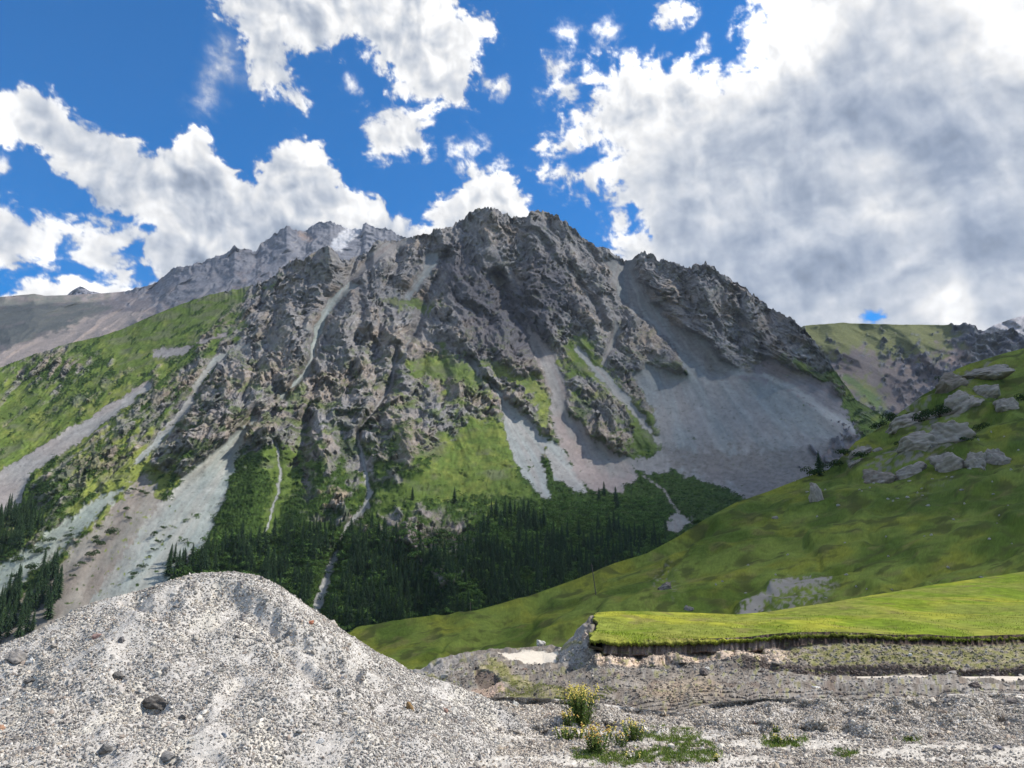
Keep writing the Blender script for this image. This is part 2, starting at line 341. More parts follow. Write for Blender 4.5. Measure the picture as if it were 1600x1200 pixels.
for pts, a_ in (([(1196,586,3),(1262,624,7),(1340,676,8)], .8), ([(1120,588,2),(1152,632,4),(1176,652,5)], .35), ([(1062,528,2),(1100,574,4),(1200,590,3)], .4), ([(985,440,2),(1000,480,2),(1040,520,3),(1064,548,3)], .4), ([(1080,600,3),(1100,660,8)], .2)):
    D_, W_ = pline(x+6*wx, y+3*wy, pts); m_ = sstep(1.5, .2, D_/W_+.5*ed2)*a_; scc = mixc(scc, (.34,.335,.32), m_*scm)
rub = sstep(.1, .5, fbm(x/9, y/4, 4, 74)+.35*mo-.35)*scm; scc = mixc(scc, (.10,.095,.08), rub*.5)
# bushes islands on scree
isl = sstep(.62, .72, fbm(x/10, y/7, 3, 77)*.55+sstep(-10, 10, sdf(x, y, [(225,735),(262,740),(290,800),(250,905),(150,960),(0,960),(-60,900),(60,850),(160,790)]))*.30)
isl = np.maximum(isl, sstep(.55, .65, fbm(x/8, y/6, 3, 79)*.5+.3*sstep(-6, 6, sdf(x, y, [(800,700),(838,715),(850,760),(820,745)]))))
isl = np.maximum(isl, .9*sstep(.55, .7, fbm(x/12, y/10, 3, 78)*.6+.3*sstep(-6, 6, sdf(x, y, [(290,800),(330,790),(310,850),(285,868),(270,850)]))))
scm0 = blur(blur(scm, 5, 0), 5, 1); scm = scm*(1-isl)
# --- relief
X, Z = M.P[..., 0], M.P[..., 2]
wX = 34*fbm(X/260, Z/260, 3, 81); wZ = 40*fbm(X/260+7, Z/260, 3, 83)
U, V = X+wX, Z+wZ
rz = (rk > -9)*0+np.clip(rk*1.15, 0.05, 1)
big = ridged(U/280, V/620, 3, 91)*48+fbm((U+.45*V)/80, V/330, 3, 95)*26
mid = (ridged((U+.35*V)/85, V/210, 5, 101, .56)-.9)*26
v1, v2, cid = voronoi((U+.3*V)/34+.5*fbm(U/20, V/20, 2, 5), V/58, 107)
w1, w2, cid2 = voronoi((U+.3*V)/13, V/24+.4*fbm(U/9, V/9, 2, 6), 109)
j1 = .35*fbm(U/18, V/18, 3, 6); fa1, fb1 = facets((U+.35*V)/62+j1, V/110+j1, 301); fa2, fb2 = facets((U+.35*V)/26+j1*1.4, V/44, 303); fa3, fb3 = facets((U+.3*V)/11+j1, V/17, 305)
crag = fa1*23+fa2*12.5+fa3*5.5+(.5-v1)*6+(cid-.5)*5
fine = (ridged(U/17, V/26, 3, 111, .6)-.9)*5.5
RM = np.clip(rockm+.25*ledge, 0, 1)*(1-scm0)
ftop = sstep(0, 14, np.arange(x.shape[0])[:, None]*np.ones_like(x))
rel_ = (mid*(.25+.75*RM)+crag*.8*RM+fine*(.1+.9*RM))*(1-.93*scm0)
disp = -(big*rz*(.35+.65*(1-scm0))+.62*rel_)
dn = rel_*.26
dn += (1-RM)*(1-scm0)*(1.1*fbm(X/40, Z/60, 4, 121)+shm*(1.5+2.0*fbm(x/3.4, y/3.0, 2, 123)))
# hand-placed ridges (+) and gullies (-): polyline of (x, y, half width), metres towards the viewer
RG = [([(513,385,12),(512,440,24),(470,520,34),(420,560,40),(370,640,42),(310,700,36)], 62), ([(513,385,8),(530,440,20),(560,500,30),(540,600,40),(500,700,40)], 60),
 ([(690,370,20),(700,430,30),(730,500,34),(790,560,34),(840,585,26)], 85), ([(765,325,20),(760,400,26),(740,460,30)], 60), ([(835,370,22),(850,420,40),(900,470,40),(930,520,30)], 70),
 ([(640,400,20),(600,470,30),(620,560,40),(640,640,50),(640,720,40)], 60), ([(700,480,16),(725,540,26),(740,600,30)], 70), ([(986,488,12),(1000,520,24),(1040,560,22),(1076,582,10)], 95),
 ([(986,488,8),(985,540,16),(1010,600,14)], 70), ([(1102,410,16),(1110,450,30),(1100,500,34),(1130,540,20)], 45), ([(1234,495,20),(1230,540,40),(1240,580,24)], 45),
 ([(330,550,16),(270,610,28),(190,680,30),(90,760,28)], 34), ([(925,600,20),(950,640,30),(975,700,16)], 30), ([(800,580,16),(850,650,24)], 12),
 ([(420,680,30),(400,760,36),(380,840,30)], 26), ([(500,710,24),(500,780,34),(480,850,30)], 30), ([(640,790,50),(700,830,50),(760,850,40)], 30), ([(900,400,18),(930,440,24),(950,500,24)], 60),
 ([(60,560,26),(60,620,30),(0,680,30)], 14), ([(170,540,16),(100,600,26)], 10)]
for pts, a in RG:
    D_, W_ = pline(x+7*wx, y+5*wy, pts, 160); t_ = np.clip(1-D_/(W_*1.5), 0, 1); disp -= a*t_**1.25*(1-.6*scm0)*.85
GU = [([(560,410,10),(520,470,12),(490,560,10),(445,620,10)], 55), ([(820,500,8),(860,560,14),(870,640,18),(930,730,24)], 35), ([(700,400,9),(668,470,11),(640,530,9)], 85), ([(975,400,16),(1000,470,20),(1060,530,24),(1110,570,20)], 60),
 ([(775,430,9),(800,490,12),(835,560,9)], 110), ([(625,400,10),(602,470,12),(590,545,10)], 55), ([(562,450,8),(560,540,10),(540,620,10)], 45), ([(905,440,9),(940,500,10),(962,540,8)], 55), ([(440,480,8),(410,560,10),(380,625,8)], 42), ([(1060,425,7),(1080,495,8)], 35), ([(1150,455,8),(1160,530,9)], 45), ([(1200,490,8),(1192,560,8)], 35), ([(660,560,8),(655,640,10)], 35), ([(480,640,8),(470,720,10)], 30), ([(560,680,8),(580,770,10),(530,840,8),(500,940,14)], 22), ([(402,640,8),(350,720,16)], 16), ([(620,540,7),(600,640,8),(560,680,8)], 30), ([(735,560,6),(770,610,6)], 30), ([(400,535,8),(320,600,12),(250,690,16)], 20)]
for pts, a in GU:
    D_, W_ = pline(x+4*wx, y, pts, 120); disp += a*np.exp(-(D_/(W_*1.1))**2)
# scree relief is gentle, convex cones
bl = blur(blur(disp, 9, 0), 9, 1)
disp = mix(disp, bl, scm0*.9); dn += scm0*(.35*fbm(X/9, Z/9, 3, 131)+.9*fbm(X/30, Z/60, 3, 133))
ftp = .25+.75*np.clip(np.arange(x.shape[0])/12., 0, 1)[:, None]
yj = (4.5*fbm(x/9, y*0+1, 4, 141)+3.2*(ridged(x/5., y*0+4, 3, 143)-.9))*np.clip(rk, 0, 1)*np.exp(-np.arange(x.shape[0])[:, None]/18.)*(1-scm0)
M.y = y+yj*.8
M.finish(disp, dn*ftp, 41)
# --- colours
tone = fbm(X/120, Z/120, 4, 151); tn2 = fbm((U+.4*V)/16, V/50, 5, 153, .62); tn3 = fbm(X/7, Z/7, 3, 157, .6)
rock = np.zeros(x.shape+(3,), np.float32)+np.array([.222,.210,.202], np.float32)
rock = mixc(rock, (.27,.22,.175), sstep(-.15, .7, tone+.35*tn2+.3*sstep(430, 600, y)-.12)*.85)
rock = mixc(rock, (.36,.34,.32), sstep(.25, .95, tn2*.6+.55*tn3+.7*(fb3-.5)+.3*(fb2-.5))*.8)
rock = mixc(rock, (.085,.08,.09), sstep(.15, .9, -tn2*.6-.5*tn3+.6*(.5-fb2)+.4*(fb1-.5))*.7)
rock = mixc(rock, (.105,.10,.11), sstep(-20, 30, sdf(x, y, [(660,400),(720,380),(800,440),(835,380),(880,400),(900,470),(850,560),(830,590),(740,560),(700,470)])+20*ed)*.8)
rock = mixc(rock, (.36,.28,.2), sstep(.1, .8, sstep(-8, 10, sdf(x, y, [(496,768),(520,756),(545,770),(540,790),(512,796),(498,790)]))*.9+.3*ed-.1))
rock = mixc(rock, (.25,.19,.16), sstep(-18, 20, sdf(x, y, [(600,820),(680,800),(745,815),(720,860),(640,870)])+10*ed)*.5)
lich = sstep(.0, .6, fbm(X/45, Z/30, 4, 161)+.55*sstep(450, 700, y)-.25)
rock = mixc(rock, (.105,.12,.05), lich*.55*sstep(.0,.5,.4+tn3))
grass = np.zeros_like(rock)+np.array([.088,.125,.028], np.float32)
grass = mixc(grass, (.16,.18,.042), yel*.85)
grass = grass*(1+.22*tn3+.18*fbm(x/25, y/9, 3, 165))[..., None]
grass = mixc(grass, (.13,.13,.085), sstep(.1, .8, fbm(X/60, Z/35, 4, 167)+sstep(600, 450, y)*.45)*.55)
shrub = np.zeros_like(rock)+np.array([.036,.062,.014], np.float32)
shrub = shrub*(1+.5*fbm(x/4, y/3, 2, 171))[..., None]
C = mixc(grass, (0,0,0), shm*0); C = C+(shrub-C)*shm[..., None]
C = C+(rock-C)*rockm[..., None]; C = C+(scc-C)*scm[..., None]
C = C*(.84+.10*ed2)[..., None]
EDGE = 1
mt_rock = mat_col('mountain_ground', .95, .04, .16, .6, .2, 4.0, battr='crag')
mtn = M.mesh('mountain', np.clip(C, .01, .8), mt_rock, (5, 900, .75), {'crag': np.clip(.18+.95*RM, 0, 1)}); tag(mtn, kind='structure')

# ------------------------------------------------------------------ far range on the left, with the scree chute
SKY_L = [(-160,462,3600),(0,464,3600),(53,459,3700),(72,462,3700),(109,461,3800),(162,458,3900),(188,456,3900),(212,450,3800),(237,444,3800),(250,436,3800),(266,422,3700),(280,414,3700),(291,416,3700),(306,409,3700),
 (322,406,3700),(344,397,3700),(352,395,3700),(359,392,3700),(362,386,3700),(366,383,3700),(372,387,3700),(378,389,3700),(388,388,3750),(400,391,3800),(405,384,3850),(409,378,3900),(422,371,3900),(430,364,3900),(437,359,3900),(448,351,3900),(455,355,3900),(462,360,3950),(478,359,4000),
 (487,351,4000),(494,347,4000),(505,346,4000),(516,344,4000),(525,348,4000),(541,356,4050),(566,356,4050),(567,350,4000),(572,347,4000),(587,355,4000),(603,355,4000),(612,360,4000),(619,364,4000),(631,370,4000),(660,385,4000),(740,430,4000)]
L1_ = [(-160,560,2900),(0,560,2900),(150,525,3000),(300,470,3100),(430,430,3300),(560,420,3500),(740,460,3500)]
L2_ = [(-160,660,2200),(0,640,2300),(150,600,2500),(300,540,2700),(430,500,2900),(560,480,3000),(740,520,3000)]
Lf = Layer([[(a_, b_, c_*1.5) for a_, b_, c_ in l_] for l_ in (SKY_L, L1_, L2_)], [70, 60], -160, 740, 1.5, 15)
x, y = Lf.x, Lf.y; X, Z = Lf.P[..., 0], Lf.P[..., 2]
rkl = sstep(.3, .7, blend(x, y, [(0,480,.0),(0,540,.1),(120,480,.2),(180,530,.1),(250,470,.4),(300,430,.8),(250,440,.7),(350,430,.6),(350,410,1),(420,400,1),(470,380,1.1),(520,380,1.1),(580,370,1.1),(400,440,.2),(180,500,.3),(100,560,.1)], 34)+.3*fbm(x/16, y/12, 4, 203))
wXl = 80*fbm(X/300, Z/300, 3, 205)
dl = -(ridged((X+wXl)/420, Z/800, 4, 207)*90); dln = .32*(rkl*((ridged((X+wXl+.4*Z)/130, Z/170, 5, 209, .6)-.9)*85+(ridged(X/34, Z/40, 3, 211)-.9)*18)+6*fbm(X/50, Z/50, 3, 213))
Lf.y = y+(2.6*fbm(x/8, y*0, 4, 215)+1.5*ridged(x/5, y*0, 2, 216))*np.exp(-np.arange(x.shape[0])[:, None]/12.)*rkl
Lf.finish(dl-.5*dln, dln*.25, 31)
cl = np.zeros(x.shape+(3,), np.float32)+np.array([.17,.145,.14], np.float32)
cl = mixc(cl, (.085,.092,.078), sstep(-14, 14, sdf(x, y, [(-160,460),(60,455),(165,462),(160,500),(110,545),(0,545),(-160,560)])+22*fbm(x/20, y/14, 4, 217))*.85)
cl = mixc(cl, (.16,.13,.12), sstep(.1, .7, fbm(X/160, Z/100, 4, 219))*.5)
cl = mixc(cl, (.125,.135,.155), rkl*.75); cl = mixc(cl, (.08,.085,.10), rkl*sstep(.0, .8, fbm(X/80, Z/120, 4, 221))*.7)  # bluish rock colour painted in place of aerial haze
cl = mixc(cl, (.29,.235,.20), sstep(-5, 5, sdf(x, y, [(-160,600),(-160,590),(0,550),(60,530),(130,500),(190,484),(235,488),(200,512),(150,530),(0,575)])+9*fbm(x/14, y/8, 4, 223))*.85)
cl = mixc(cl, (.36,.36,.37), sstep(-2, 2, sdf(x, y, [(541,354),(566,356),(562,366),(545,380),(534,394),(512,392),(520,376),(532,364)])+2.5*fbm(x/6, y/6, 3, 225))*.85)
cl = mixc(cl, (.22,.16,.13), sstep(-3, 4, sdf(x, y, [(462,360),(478,362),(492,374),(484,380),(470,372)])+4*fbm(x/6, y/6, 3, 227))*.7)
cl = mixc(cl, (.24,.23,.23), .4*sstep(.62, .8, fbm(x/9, y/4, 3, 229)+.2)*sstep(-10, 10, sdf(x, y, [(400,395),(440,365),(520,370),(520,400),(420,410)]))*.9)
mt_far = mat_col('far_slope', .95, .02, .14, .7, .06, 6.0)
fl = Lf.mesh('distant_mountain', np.clip(cl*(1+.12*fbm(x/3, y/3, 2, 231))[..., None], .01, .8), mt_far, (4, 1200, .6)); tag(fl, kind='structure')
pk = Layer([[(a_, b_, 7600) for a_, b_ in ((96,475),(104,462),(110,456),(116,452),(125,447),(133,450),(140,455),(150,456),(160,459),(175,470))], [(96,490,7000),(175,490,7000)]], [26], 96, 175, 1.5, 0)
cb = fbm(pk.x/5, pk.y/4, 4, 233)
pk.finish(-(ridged(pk.P[..., 0]/110, pk.P[..., 2]/120, 4, 235)*90))
po = pk.mesh('distant_peak', np.array([.15,.15,.17], np.float32)*(1+.4*cb)[..., None], mt_far, (3, 700, .7)); tag(po, kind='structure')

# ------------------------------------------------------------------ back ridge on the right, its basin, the crags and the pale mountain behind
SKY_R = [(1180,545,3200),(1225,525,3100),(1256,509,3100),(1278,507,3100),(1319,504,3100),(1350,506,3100),(1412,507,3100),(1475,508,3000),(1487,507,3000),(1500,510,2950),(1508,507,2900),(1516,508,2900),(1528,516,2900),(1540,514,2850),(1550,519,2850),
 (1559,526,2850),(1567,522,2800),(1578,516,2800),(1588,520,2800),(1600,527,2750),(1640,540,2700),(1720,570,2600)]
R1_ = [(1180,600,2600),(1300,565,2650),(1380,560,2700),(1450,575,2700),(1540,580,2600),(1720,620,2400)]
R2_ = [(1180,680,2050),(1300,640,2150),(1380,640,2250),(1450,640,2300),(1540,640,2300),(1720,680,2100)]
R3_ = [(1180,780,1700),(1300,720,1800),(1380,720,1900),(1540,720,2000),(1720,760,1900)]
Rb = Layer([SKY_R, R1_, R2_, R3_], [50, 55, 50], 1180, 1720, 1.4, 15)
x, y = Rb.x, Rb.y; X, Z = Rb.P[..., 0], Rb.P[..., 2]; e_ = fbm(x/14, y/12, 4, 243)
rkr = sstep(.35, .7, blend(x, y, [(1260,530,.1),(1350,530,.05),(1430,530,.05),(1360,550,.5),(1440,550,.55),(1480,580,.75),(1420,560,.6),(1400,590,.35),(1430,615,.5),(1330,640,.55),(1360,660,.5),(1280,560,.5),(1350,600,0),(1515,520,.8),(1540,535,1),(1580,540,1),(1480,540,.2),(1490,560,.3),(1280,610,.2)], 20)+.35*fbm(x/14, y/11, 4, 245))
dr = -(ridged((X+.2*Z)/300, Z/500, 3, 247)*55); drn = (rkr*((ridged(X/70, Z/80, 4, 249, .6)-.9)*55+(ridged(X/22, Z/25, 3, 251)-.9)*14)+7*fbm(X/60, Z/60, 4, 253))
for pts, a in (([(1300,520,14),(1340,560,20),(1360,600,20)], 60), ([(1420,530,14),(1460,570,22),(1490,600,18)], 80), ([(1540,520,14),(1500,560,20)], 50)):
    D_, W_ = pline(x, y, pts, 120); dr -= a*np.clip(1-D_/(W_*1.5), 0, 1)
D_, W_ = pline(x, y, [(1345,520,12),(1370,570,20),(1390,640,24)], 120); dr += 70*np.exp(-(D_/(W_*1.3))**2)
Rb.y = y+2.2*fbm(x/7, y*0, 4, 255)*np.exp(-np.arange(x.shape[0])[:, None]/9.)*rkr*1.6
Rb.finish(dr-.5*drn, drn*.25, 31)
cr = np.zeros(x.shape+(3,), np.float32)+np.array([.135,.14,.06], np.float32)
cr = mixc(cr, (.155,.125,.12), sstep(.35, .65, blend(x, y, [(1300,525,0),(1400,525,.1),(1460,520,.1),(1500,560,.8),(1470,570,.7),(1330,585,1),(1400,600,.9),(1300,650,1),(1380,640,.8),(1340,600,.35),(1365,625,.3),(1300,560,.6),(1430,600,.8),(1270,600,.8),(1280,580,.3),(1480,535,.3)], 22)+.3*e_)*.9)
cr = mixc(cr, (.27,.20,.17), sstep(-5, 7, sdf(x, y, [(1470,560),(1500,548),(1520,556),(1500,580),(1480,578)])+8*e_)*.8)
cr = mixc(cr, (.085,.13,.04), sstep(-6, 6, sdf(x, y, [(1315,590),(1335,590),(1375,620),(1392,650),(1380,655),(1350,620)])+9*e_)*.8)
cr = mixc(cr, (.15,.15,.165), rkr*.85); cr = mixc(cr, (.06,.06,.075), rkr*sstep(0, .7, fbm(X/30, Z/30, 4, 257))*.7); cr = mixc(cr, (.3,.29,.29), rkr*sstep(.35, .9, fbm(X/20, Z/20, 4, 258))*.7)
cr = cr*(1+.12*fbm(x/3, y/3, 2, 259))[..., None]
ro = Rb.mesh('back_ridge', np.clip(cr, .01, .8), mt_far, (4, 900, .5)); tag(ro, kind='structure')
sn = Layer([[(1500,530,5200),(1537,517,5200),(1553,508,5200),(1565,504,5200),(1581,498,5200),(1600,493,5200),(1720,470,5200)], [(1500,600,4600),(1720,600,4600)]], [40], 1500, 1720, 1.6, 0)
sn.finish(-(ridged(sn.P[..., 0]/240, sn.P[..., 2]/240, 4, 261)*120))
nn = fbm(sn.x/9, sn.y/7, 4, 263)
so_ = sn.mesh('pale_mountain', np.clip(np.array([.26,.25,.26], np.float32)*(1+.5*nn)[..., None], .05, .8), mt_far, (3, 900, .6)); tag(so_, kind='structure')
# ------------------------------------------------------------------ green hillside on the right
H0 = [(380,1020,170),(530,990,200),(600,982,215),(700,965,235),(740,955,245),(830,930,275),(900,905,300),(960,880,330),(1010,865,350),(1060,838,380),(1100,812,400),(1150,785,420),(1200,768,430),(1256,746,440),(1294,734,450),
 (1319,710,465),(1337,690,475),(1366,674,480),(1387,660,490),(1405,645,495),(1422,633,500),(1440,618,500),(1459,608,505),(1472,594,510),(1494,577,520),(1516,568,525),(1537,562,530),(1569,552,540),(1600,544,550),(1730,508,570)]
H1 = [(380,1050,140),(530,1020,150),(700,1000,165),(830,975,185),(960,930,220),(1100,880,250),(1250,820,290),(1400,760,335),(1600,690,385),(1730,650,400)]
H2 = [(380,1150,80),(640,1062,103),(850,1032,110),(920,1003,120),(1000,988,124),(1200,985,130),(1400,965,140),(1600,930,150),(1730,915,160)]
H = Layer([H0, H1, H2], [170, 150], 380, 1960, 1.5, 31)
x, y = H.x, H.y; X, Y, Z = H.P[..., 0], H.P[..., 1], H.P[..., 2]
fade = np.clip(np.arange(x.shape[0])/25., 0, 1)[:, None]
sl_y = y+.22*x                                                   # contour direction of the slope in the picture
bump_ = fbm(x/150+.4*fbm(x/80, sl_y/60, 2, 300), sl_y/44, 3, 301, .42)
terr = fbm(x/46, sl_y/6.5, 4, 303)
H.finish(None, (bump_*5.2+terr*.34*sstep(-.2, .4, fbm(x/120, y/60, 2, 304))+.05*fbm(x/5, y/4, 3, 305))*fade*(H.z/300), 41)
g = np.zeros(x.shape+(3,), np.float32)+np.array([.104,.132,.026], np.float32)
g = mixc(g, (.135,.14,.02), sstep(-.2, .7, fbm(x/90, sl_y/26, 4, 307)+.25*sstep(60, 0, y-np.interp(x, *np.array(H0)[:, :2].T)))*.8)
g = mixc(g, (.035,.062,.010), sstep(-.1, .6, fbm(x/110, sl_y/40, 4, 309)+.45*sstep(700, 800, y)*sstep(900, 800, y)*sstep(1150, 1400, x))*.7)
g = mixc(g, (.11,.10,.035), sstep(.25, .8, fbm(x/50, sl_y/12, 4, 311))*.6)
g = g*(1+.15*fbm(x/5, y/3, 3, 313)+.22*fbm(x/2.2, y/1.6, 2, 314)+.16*terr)[..., None]
g = mixc(g, (.045,.052,.015), sstep(.15, .6, fbm(x/44+.3*bump_, sl_y/11, 4, 319))*.75)
dirt = sstep(.0, 6, sdf(x, y, [(1140,962),(1158,940),(1200,916),(1232,902),(1292,898),(1304,906),(1280,916),(1240,922),(1200,940),(1176,962)])+8*fbm(x/8, y/5, 4, 315)) 
dirt = np.maximum(dirt, (lambda q0: .7*q0*sstep(-.1, .3, fbm(x/9, y/5, 4, 316)))(sstep(-8, 8, sdf(x, y, [(1190,960),(1230,925),(1290,905),(1310,915),(1270,945),(1240,962)]))))
g = mixc(g, (.19,.175,.15), dirt)
sto = sstep(.35, .6, fbm(x/6, y/3.5, 3, 317))*np.maximum(sstep(-15, 10, sdf(x, y, [(1020,905),(1045,885),(1060,915),(1055,940),(1030,930)])), .6*sstep(-12, 12, sdf(x, y, [(1380,772),(1500,740),(1440,775)])))
g = mixc(g, (.16,.145,.13), sto*.8)
g = mixc(g, (.15,.135,.115), (lambda q0: .85*sstep(-.1, .35, .8*fbm(x/12, sl_y/5, 4, 318)+q0-.95)*q0)(sstep(-12, 4, np.maximum.reduce([sdf(x, y, q_) for q_ in ([(1394,660),(1420,636),(1462,612),(1474,594),(1500,580),(1540,568),(1570,572),(1540,590),(1490,612),(1460,630)],
   [(1415,668),(1440,640),(1480,640),(1520,615),(1560,600),(1565,612),(1520,640),(1450,672)],[(1316,712),(1340,692),(1362,690),(1350,704),(1326,728)],[(1400,700),(1490,668),(1530,680),(1490,712),(1430,735),(1360,740),(1352,726)])]))))
mt_hill = mat_col('hill_turf', .95, .25, .13, .35, .9, .3)
ho = H.mesh('hillside', np.clip(g, .01, .6), mt_hill, (4, 260, .35)); tag(ho, kind='structure')

# ------------------------------------------------------------------ grassy bench above the cut bank
BE = [(920,1003),(932,1003),(960,1005.5),(1000,1006),(1060,1005),(1100,1003),(1170,1000),(1200,996),(1240,993),(1300,992),(1350,994),(1400,997),(1450,996),(1500,1000),(1540,998),(1600,996),(1730,990)]
B0 = [(926,957,54),(960,955,54),(1000,955,54),(1100,958,56),(1150,960,58),(1200,956,60),(1250,948,62),(1300,941,65),(1350,932,68),(1400,924,70),(1450,915,73),(1500,908,75),(1560,899,78),(1600,893,80),(1730,872,84)]
Bm = [(926,974,43),(1100,974,44),(1200,970,46),(1400,955,50),(1600,938,54),(1730,930,55)]
B = Layer([B0, Bm, [(a, b-1, 30.0) for a, b in BE]], [70, 90], 926, 1960, 1.0, 9)
x, y = B.x, B.y
edx = (5*fbm(x*0+2, y/5, 4, 320)+4*np.sin(y/5.))*np.exp(-(x-926)/9.); B.x = x+edx+6*np.exp(-(x-926)/9.)*np.clip((y-975)/-18+1, 0, 1)
nr = x.shape[0]; bot = np.exp(-(nr-1-np.arange(nr))[:, None]/6.)
B.y = y+(3.0*fbm(x/9, y*0, 4, 322)+3.0*fbm(x/48, y*0, 2, 321))*bot
X, Y = B.P[..., 0], B.P[..., 1]
top = np.clip(np.arange(nr)/12., 0, 1)[:, None]
B.finish(None, (.26*fbm(X/9, Y/14, 3, 323)+.02*fbm(X/1.1, Y/2.2, 3, 325)+.03*fbm(X/3.0, Y/5, 3, 326))*top*(1-bot), nfix=(0,0,1))
bl_ = B.P[-1:].copy(); u1 = bl_.copy(); u1[..., 2] -= .11; u1[..., 1] += .02; u2 = u1.copy(); u2[..., 1] += .9; u2[..., 2] -= .05
ll = B.P[:, :1].copy()
c0 = np.zeros(x.shape+(3,), np.float32)+np.array([.165,.188,.034], np.float32)
c0 = mixc(c0, (.29,.28,.03), sstep(-.3, .7, fbm(X/7, Y/12, 4, 327)+.3*sstep(990, 960, y)*sstep(1250, 1000, x))*.75)
c0 = mixc(c0, (.21,.21,.045), sstep(.1, .8, fbm(X/4, Y/14, 4, 328)+.25*sstep(1300, 1050, x))*.6)
c0 = mixc(c0, (.115,.175,.012), sstep(.1, .8, fbm(X/3.5, Y/9, 4, 329)+.3*sstep(1250, 1450, x))*.7)
c0 = mixc(c0, (.17,.13,.06), sstep(.35, .8, fbm(X/2.2, Y/5, 4, 334))*.5)
c0 = c0*.93*(1+.30*fbm(X/.5, Y/1.2, 3, 330)+.16*fbm(X/2, Y/5, 3, 332))[..., None]
BP = np.concatenate([B.P, u1, u2]); BC = np.concatenate([c0, np.zeros_like(c0[:1])+np.array([.05,.045,.02], np.float32), np.zeros_like(c0[:1])+np.array([.04,.03,.02], np.float32)])
hh = B.P[0][:, :2]/np.linalg.norm(B.P[0][:, :2], axis=1)[:, None]; rows = []
for k in (3, 2, 1):
    r_ = B.P[0].copy(); r_[:, :2] += hh*k*8; r_[:, 2] -= .12*k*k*8*.6; rows.append(r_)
BP = np.concatenate([np.array(rows), BP]); BC = np.concatenate([np.repeat(BC[:1], 3, 0), BC])
# left edge: turf thickness then the end of the bench
e1 = BP[:, :1].copy(); e1[..., 2] -= .22; e2 = e1.copy(); e2[..., 0] += .5; e2[..., 2] -= .1
ec = np.zeros((len(BP), 1, 3), np.float32)+np.array([.05,.04,.025], np.float32)
BP = np.concatenate([e2, e1, BP], 1); BC = np.concatenate([ec, ec, BC], 1)
mt_turf = mat_col('bench_turf', .95, 1.5, .18, .6, 5, .12)
bo = obj('grass_bench', mesh_np('grass_bench', BP, gridfaces(*BP.shape[:2]), np.clip(BC, .01, .6)), mt_turf); tag(bo, kind='structure')

# ------------------------------------------------------------------ dug ground: cut bank, terrace, road, spoil, pad
be = lambda d, z: [(a, b+d, z) for a, b in BE if a >= 960]
D0 = [(600,1080,58),(640,1056,60),(655,1047,60),(690,1028,62),(740,1018,64),(800,1013,66),(840,1010,68),(860,1008,68),(878,1012,58),(890,1000,54),(905,986,52),(915,972,52),(922,962,54),(928,961,58),(936,985,46),(942,999,30.8)]+be(-5, 30.7)
D1 = [(600,1090,50),(640,1062,50),(690,1040,50),(750,1028,52),(790,1021,55),(850,1021,57),(872,1028,50),(885,1015,47),(900,1000,45),(915,986,43),(926,1003,33),(932,1022,30.3),(1000,1026,30.3),(1100,1022,30.3),(1180,1018,30.2),(1240,1010,30.2),(1320,1005.5,30.2),(1400,1007,30.2),(1500,1009,30.2),(1600,1005,30.2),(1730,1000,30.2)]
D2 = [(600,1100,40),(640,1072,40),(690,1060,40),(750,1040,44),(790,1034,48.5),(850,1036,48.5),(872,1040,42),(890,1036,37),(910,1032,32),(932,1038,28),(1000,1042,28),(1100,1035,28),(1180,1036,27.4),(1240,1040,27),(1350,1037,27),(1450,1041,26.8),(1600,1042,26.8),(1730,1042,26.8)]
D3 = [(600,1110,34),(640,1085,34),(690,1075,34),(750,1055,36),(800,1046,38),(870,1044,36),(900,1044,31),(932,1047,27),(1000,1049,27),(1100,1044,27),(1180,1051,26.7),(1240,1056,26.6),(1350,1056,26.6),(1450,1056,26.6),(1600,1056,26.6),(1730,1056,26.6)]
D4 = [(600,1130,27),(640,1105,27),(700,1090,27),(750,1078,27),(800,1062,29),(870,1052,31),(932,1051,26.2),(1000,1052,26),(1100,1050,25.8),(1180,1055,25.8),(1240,1058,26),(1350,1059.5,25.9),(1450,1062,25.4),(1600,1064,25),(1730,1066,24.8)]
D5 = [(600,1150,19),(700,1112,19),(750,1094,19),(800,1091,19),(870,1086,19),(930,1084,18.5),(1000,1086,18),(1060,1090,18),(1200,1077,18.5),(1400,1078,18.5),(1600,1077,18.5),(1730,1077,18.5)]
D6 = [(600,1200,12),(1730,1200,12)]
D = Layer([D0, D1, D2, D3, D4, D5, D6], [34, 26, 22, 12, 34, 30], 440, 1960, 1.0, 5)
x, y = D.x, D.y; nr = x.shape[0]
X, Y, Z = D.P[..., 0], D.P[..., 1], D.P[..., 2]
d0y = np.interp(x, *np.array(D0)[:, :2].T); d1y = np.interp(x, *np.array(D1)[:, :2].T); d2y = np.interp(x, *np.array(D2)[:, :2].T); d3y = np.interp(x, *np.array(D3)[:, :2].T); d4y = np.interp(x, *np.array(D4)[:, :2].T)
rt = sstep(925, 935, x)
road = sstep(-1, 1, y-d3y)*sstep(1, -1, y-d4y)*sstep(1215, 1300, x)
pad = sstep(-1.5, 1.5, sdf(x, y, [(778,1021),(830,1018),(872,1020),(868,1034),(858,1039),(820,1037),(795,1032)])+2*fbm(x/9, y/3, 3, 340))
flat = np.maximum(road, pad)
bank = rt*sstep(1.5, -1.5, y-d1y)
lowb = sstep(1120, 1180, x)*sstep(-2, 1, y-d2y-3*fbm(x/18, y*0, 3, 341))*sstep(1, -1, y-d3y)
spoil = sstep(0, 6, y-d4y)
clod = fbm(X/1.2, Y/4.5, 3, 343); cl2 = fbm(X/2.6, Y/2.6, 4, 345); v1, v2, cid = voronoi(X/.7, Y/3.2, 347)
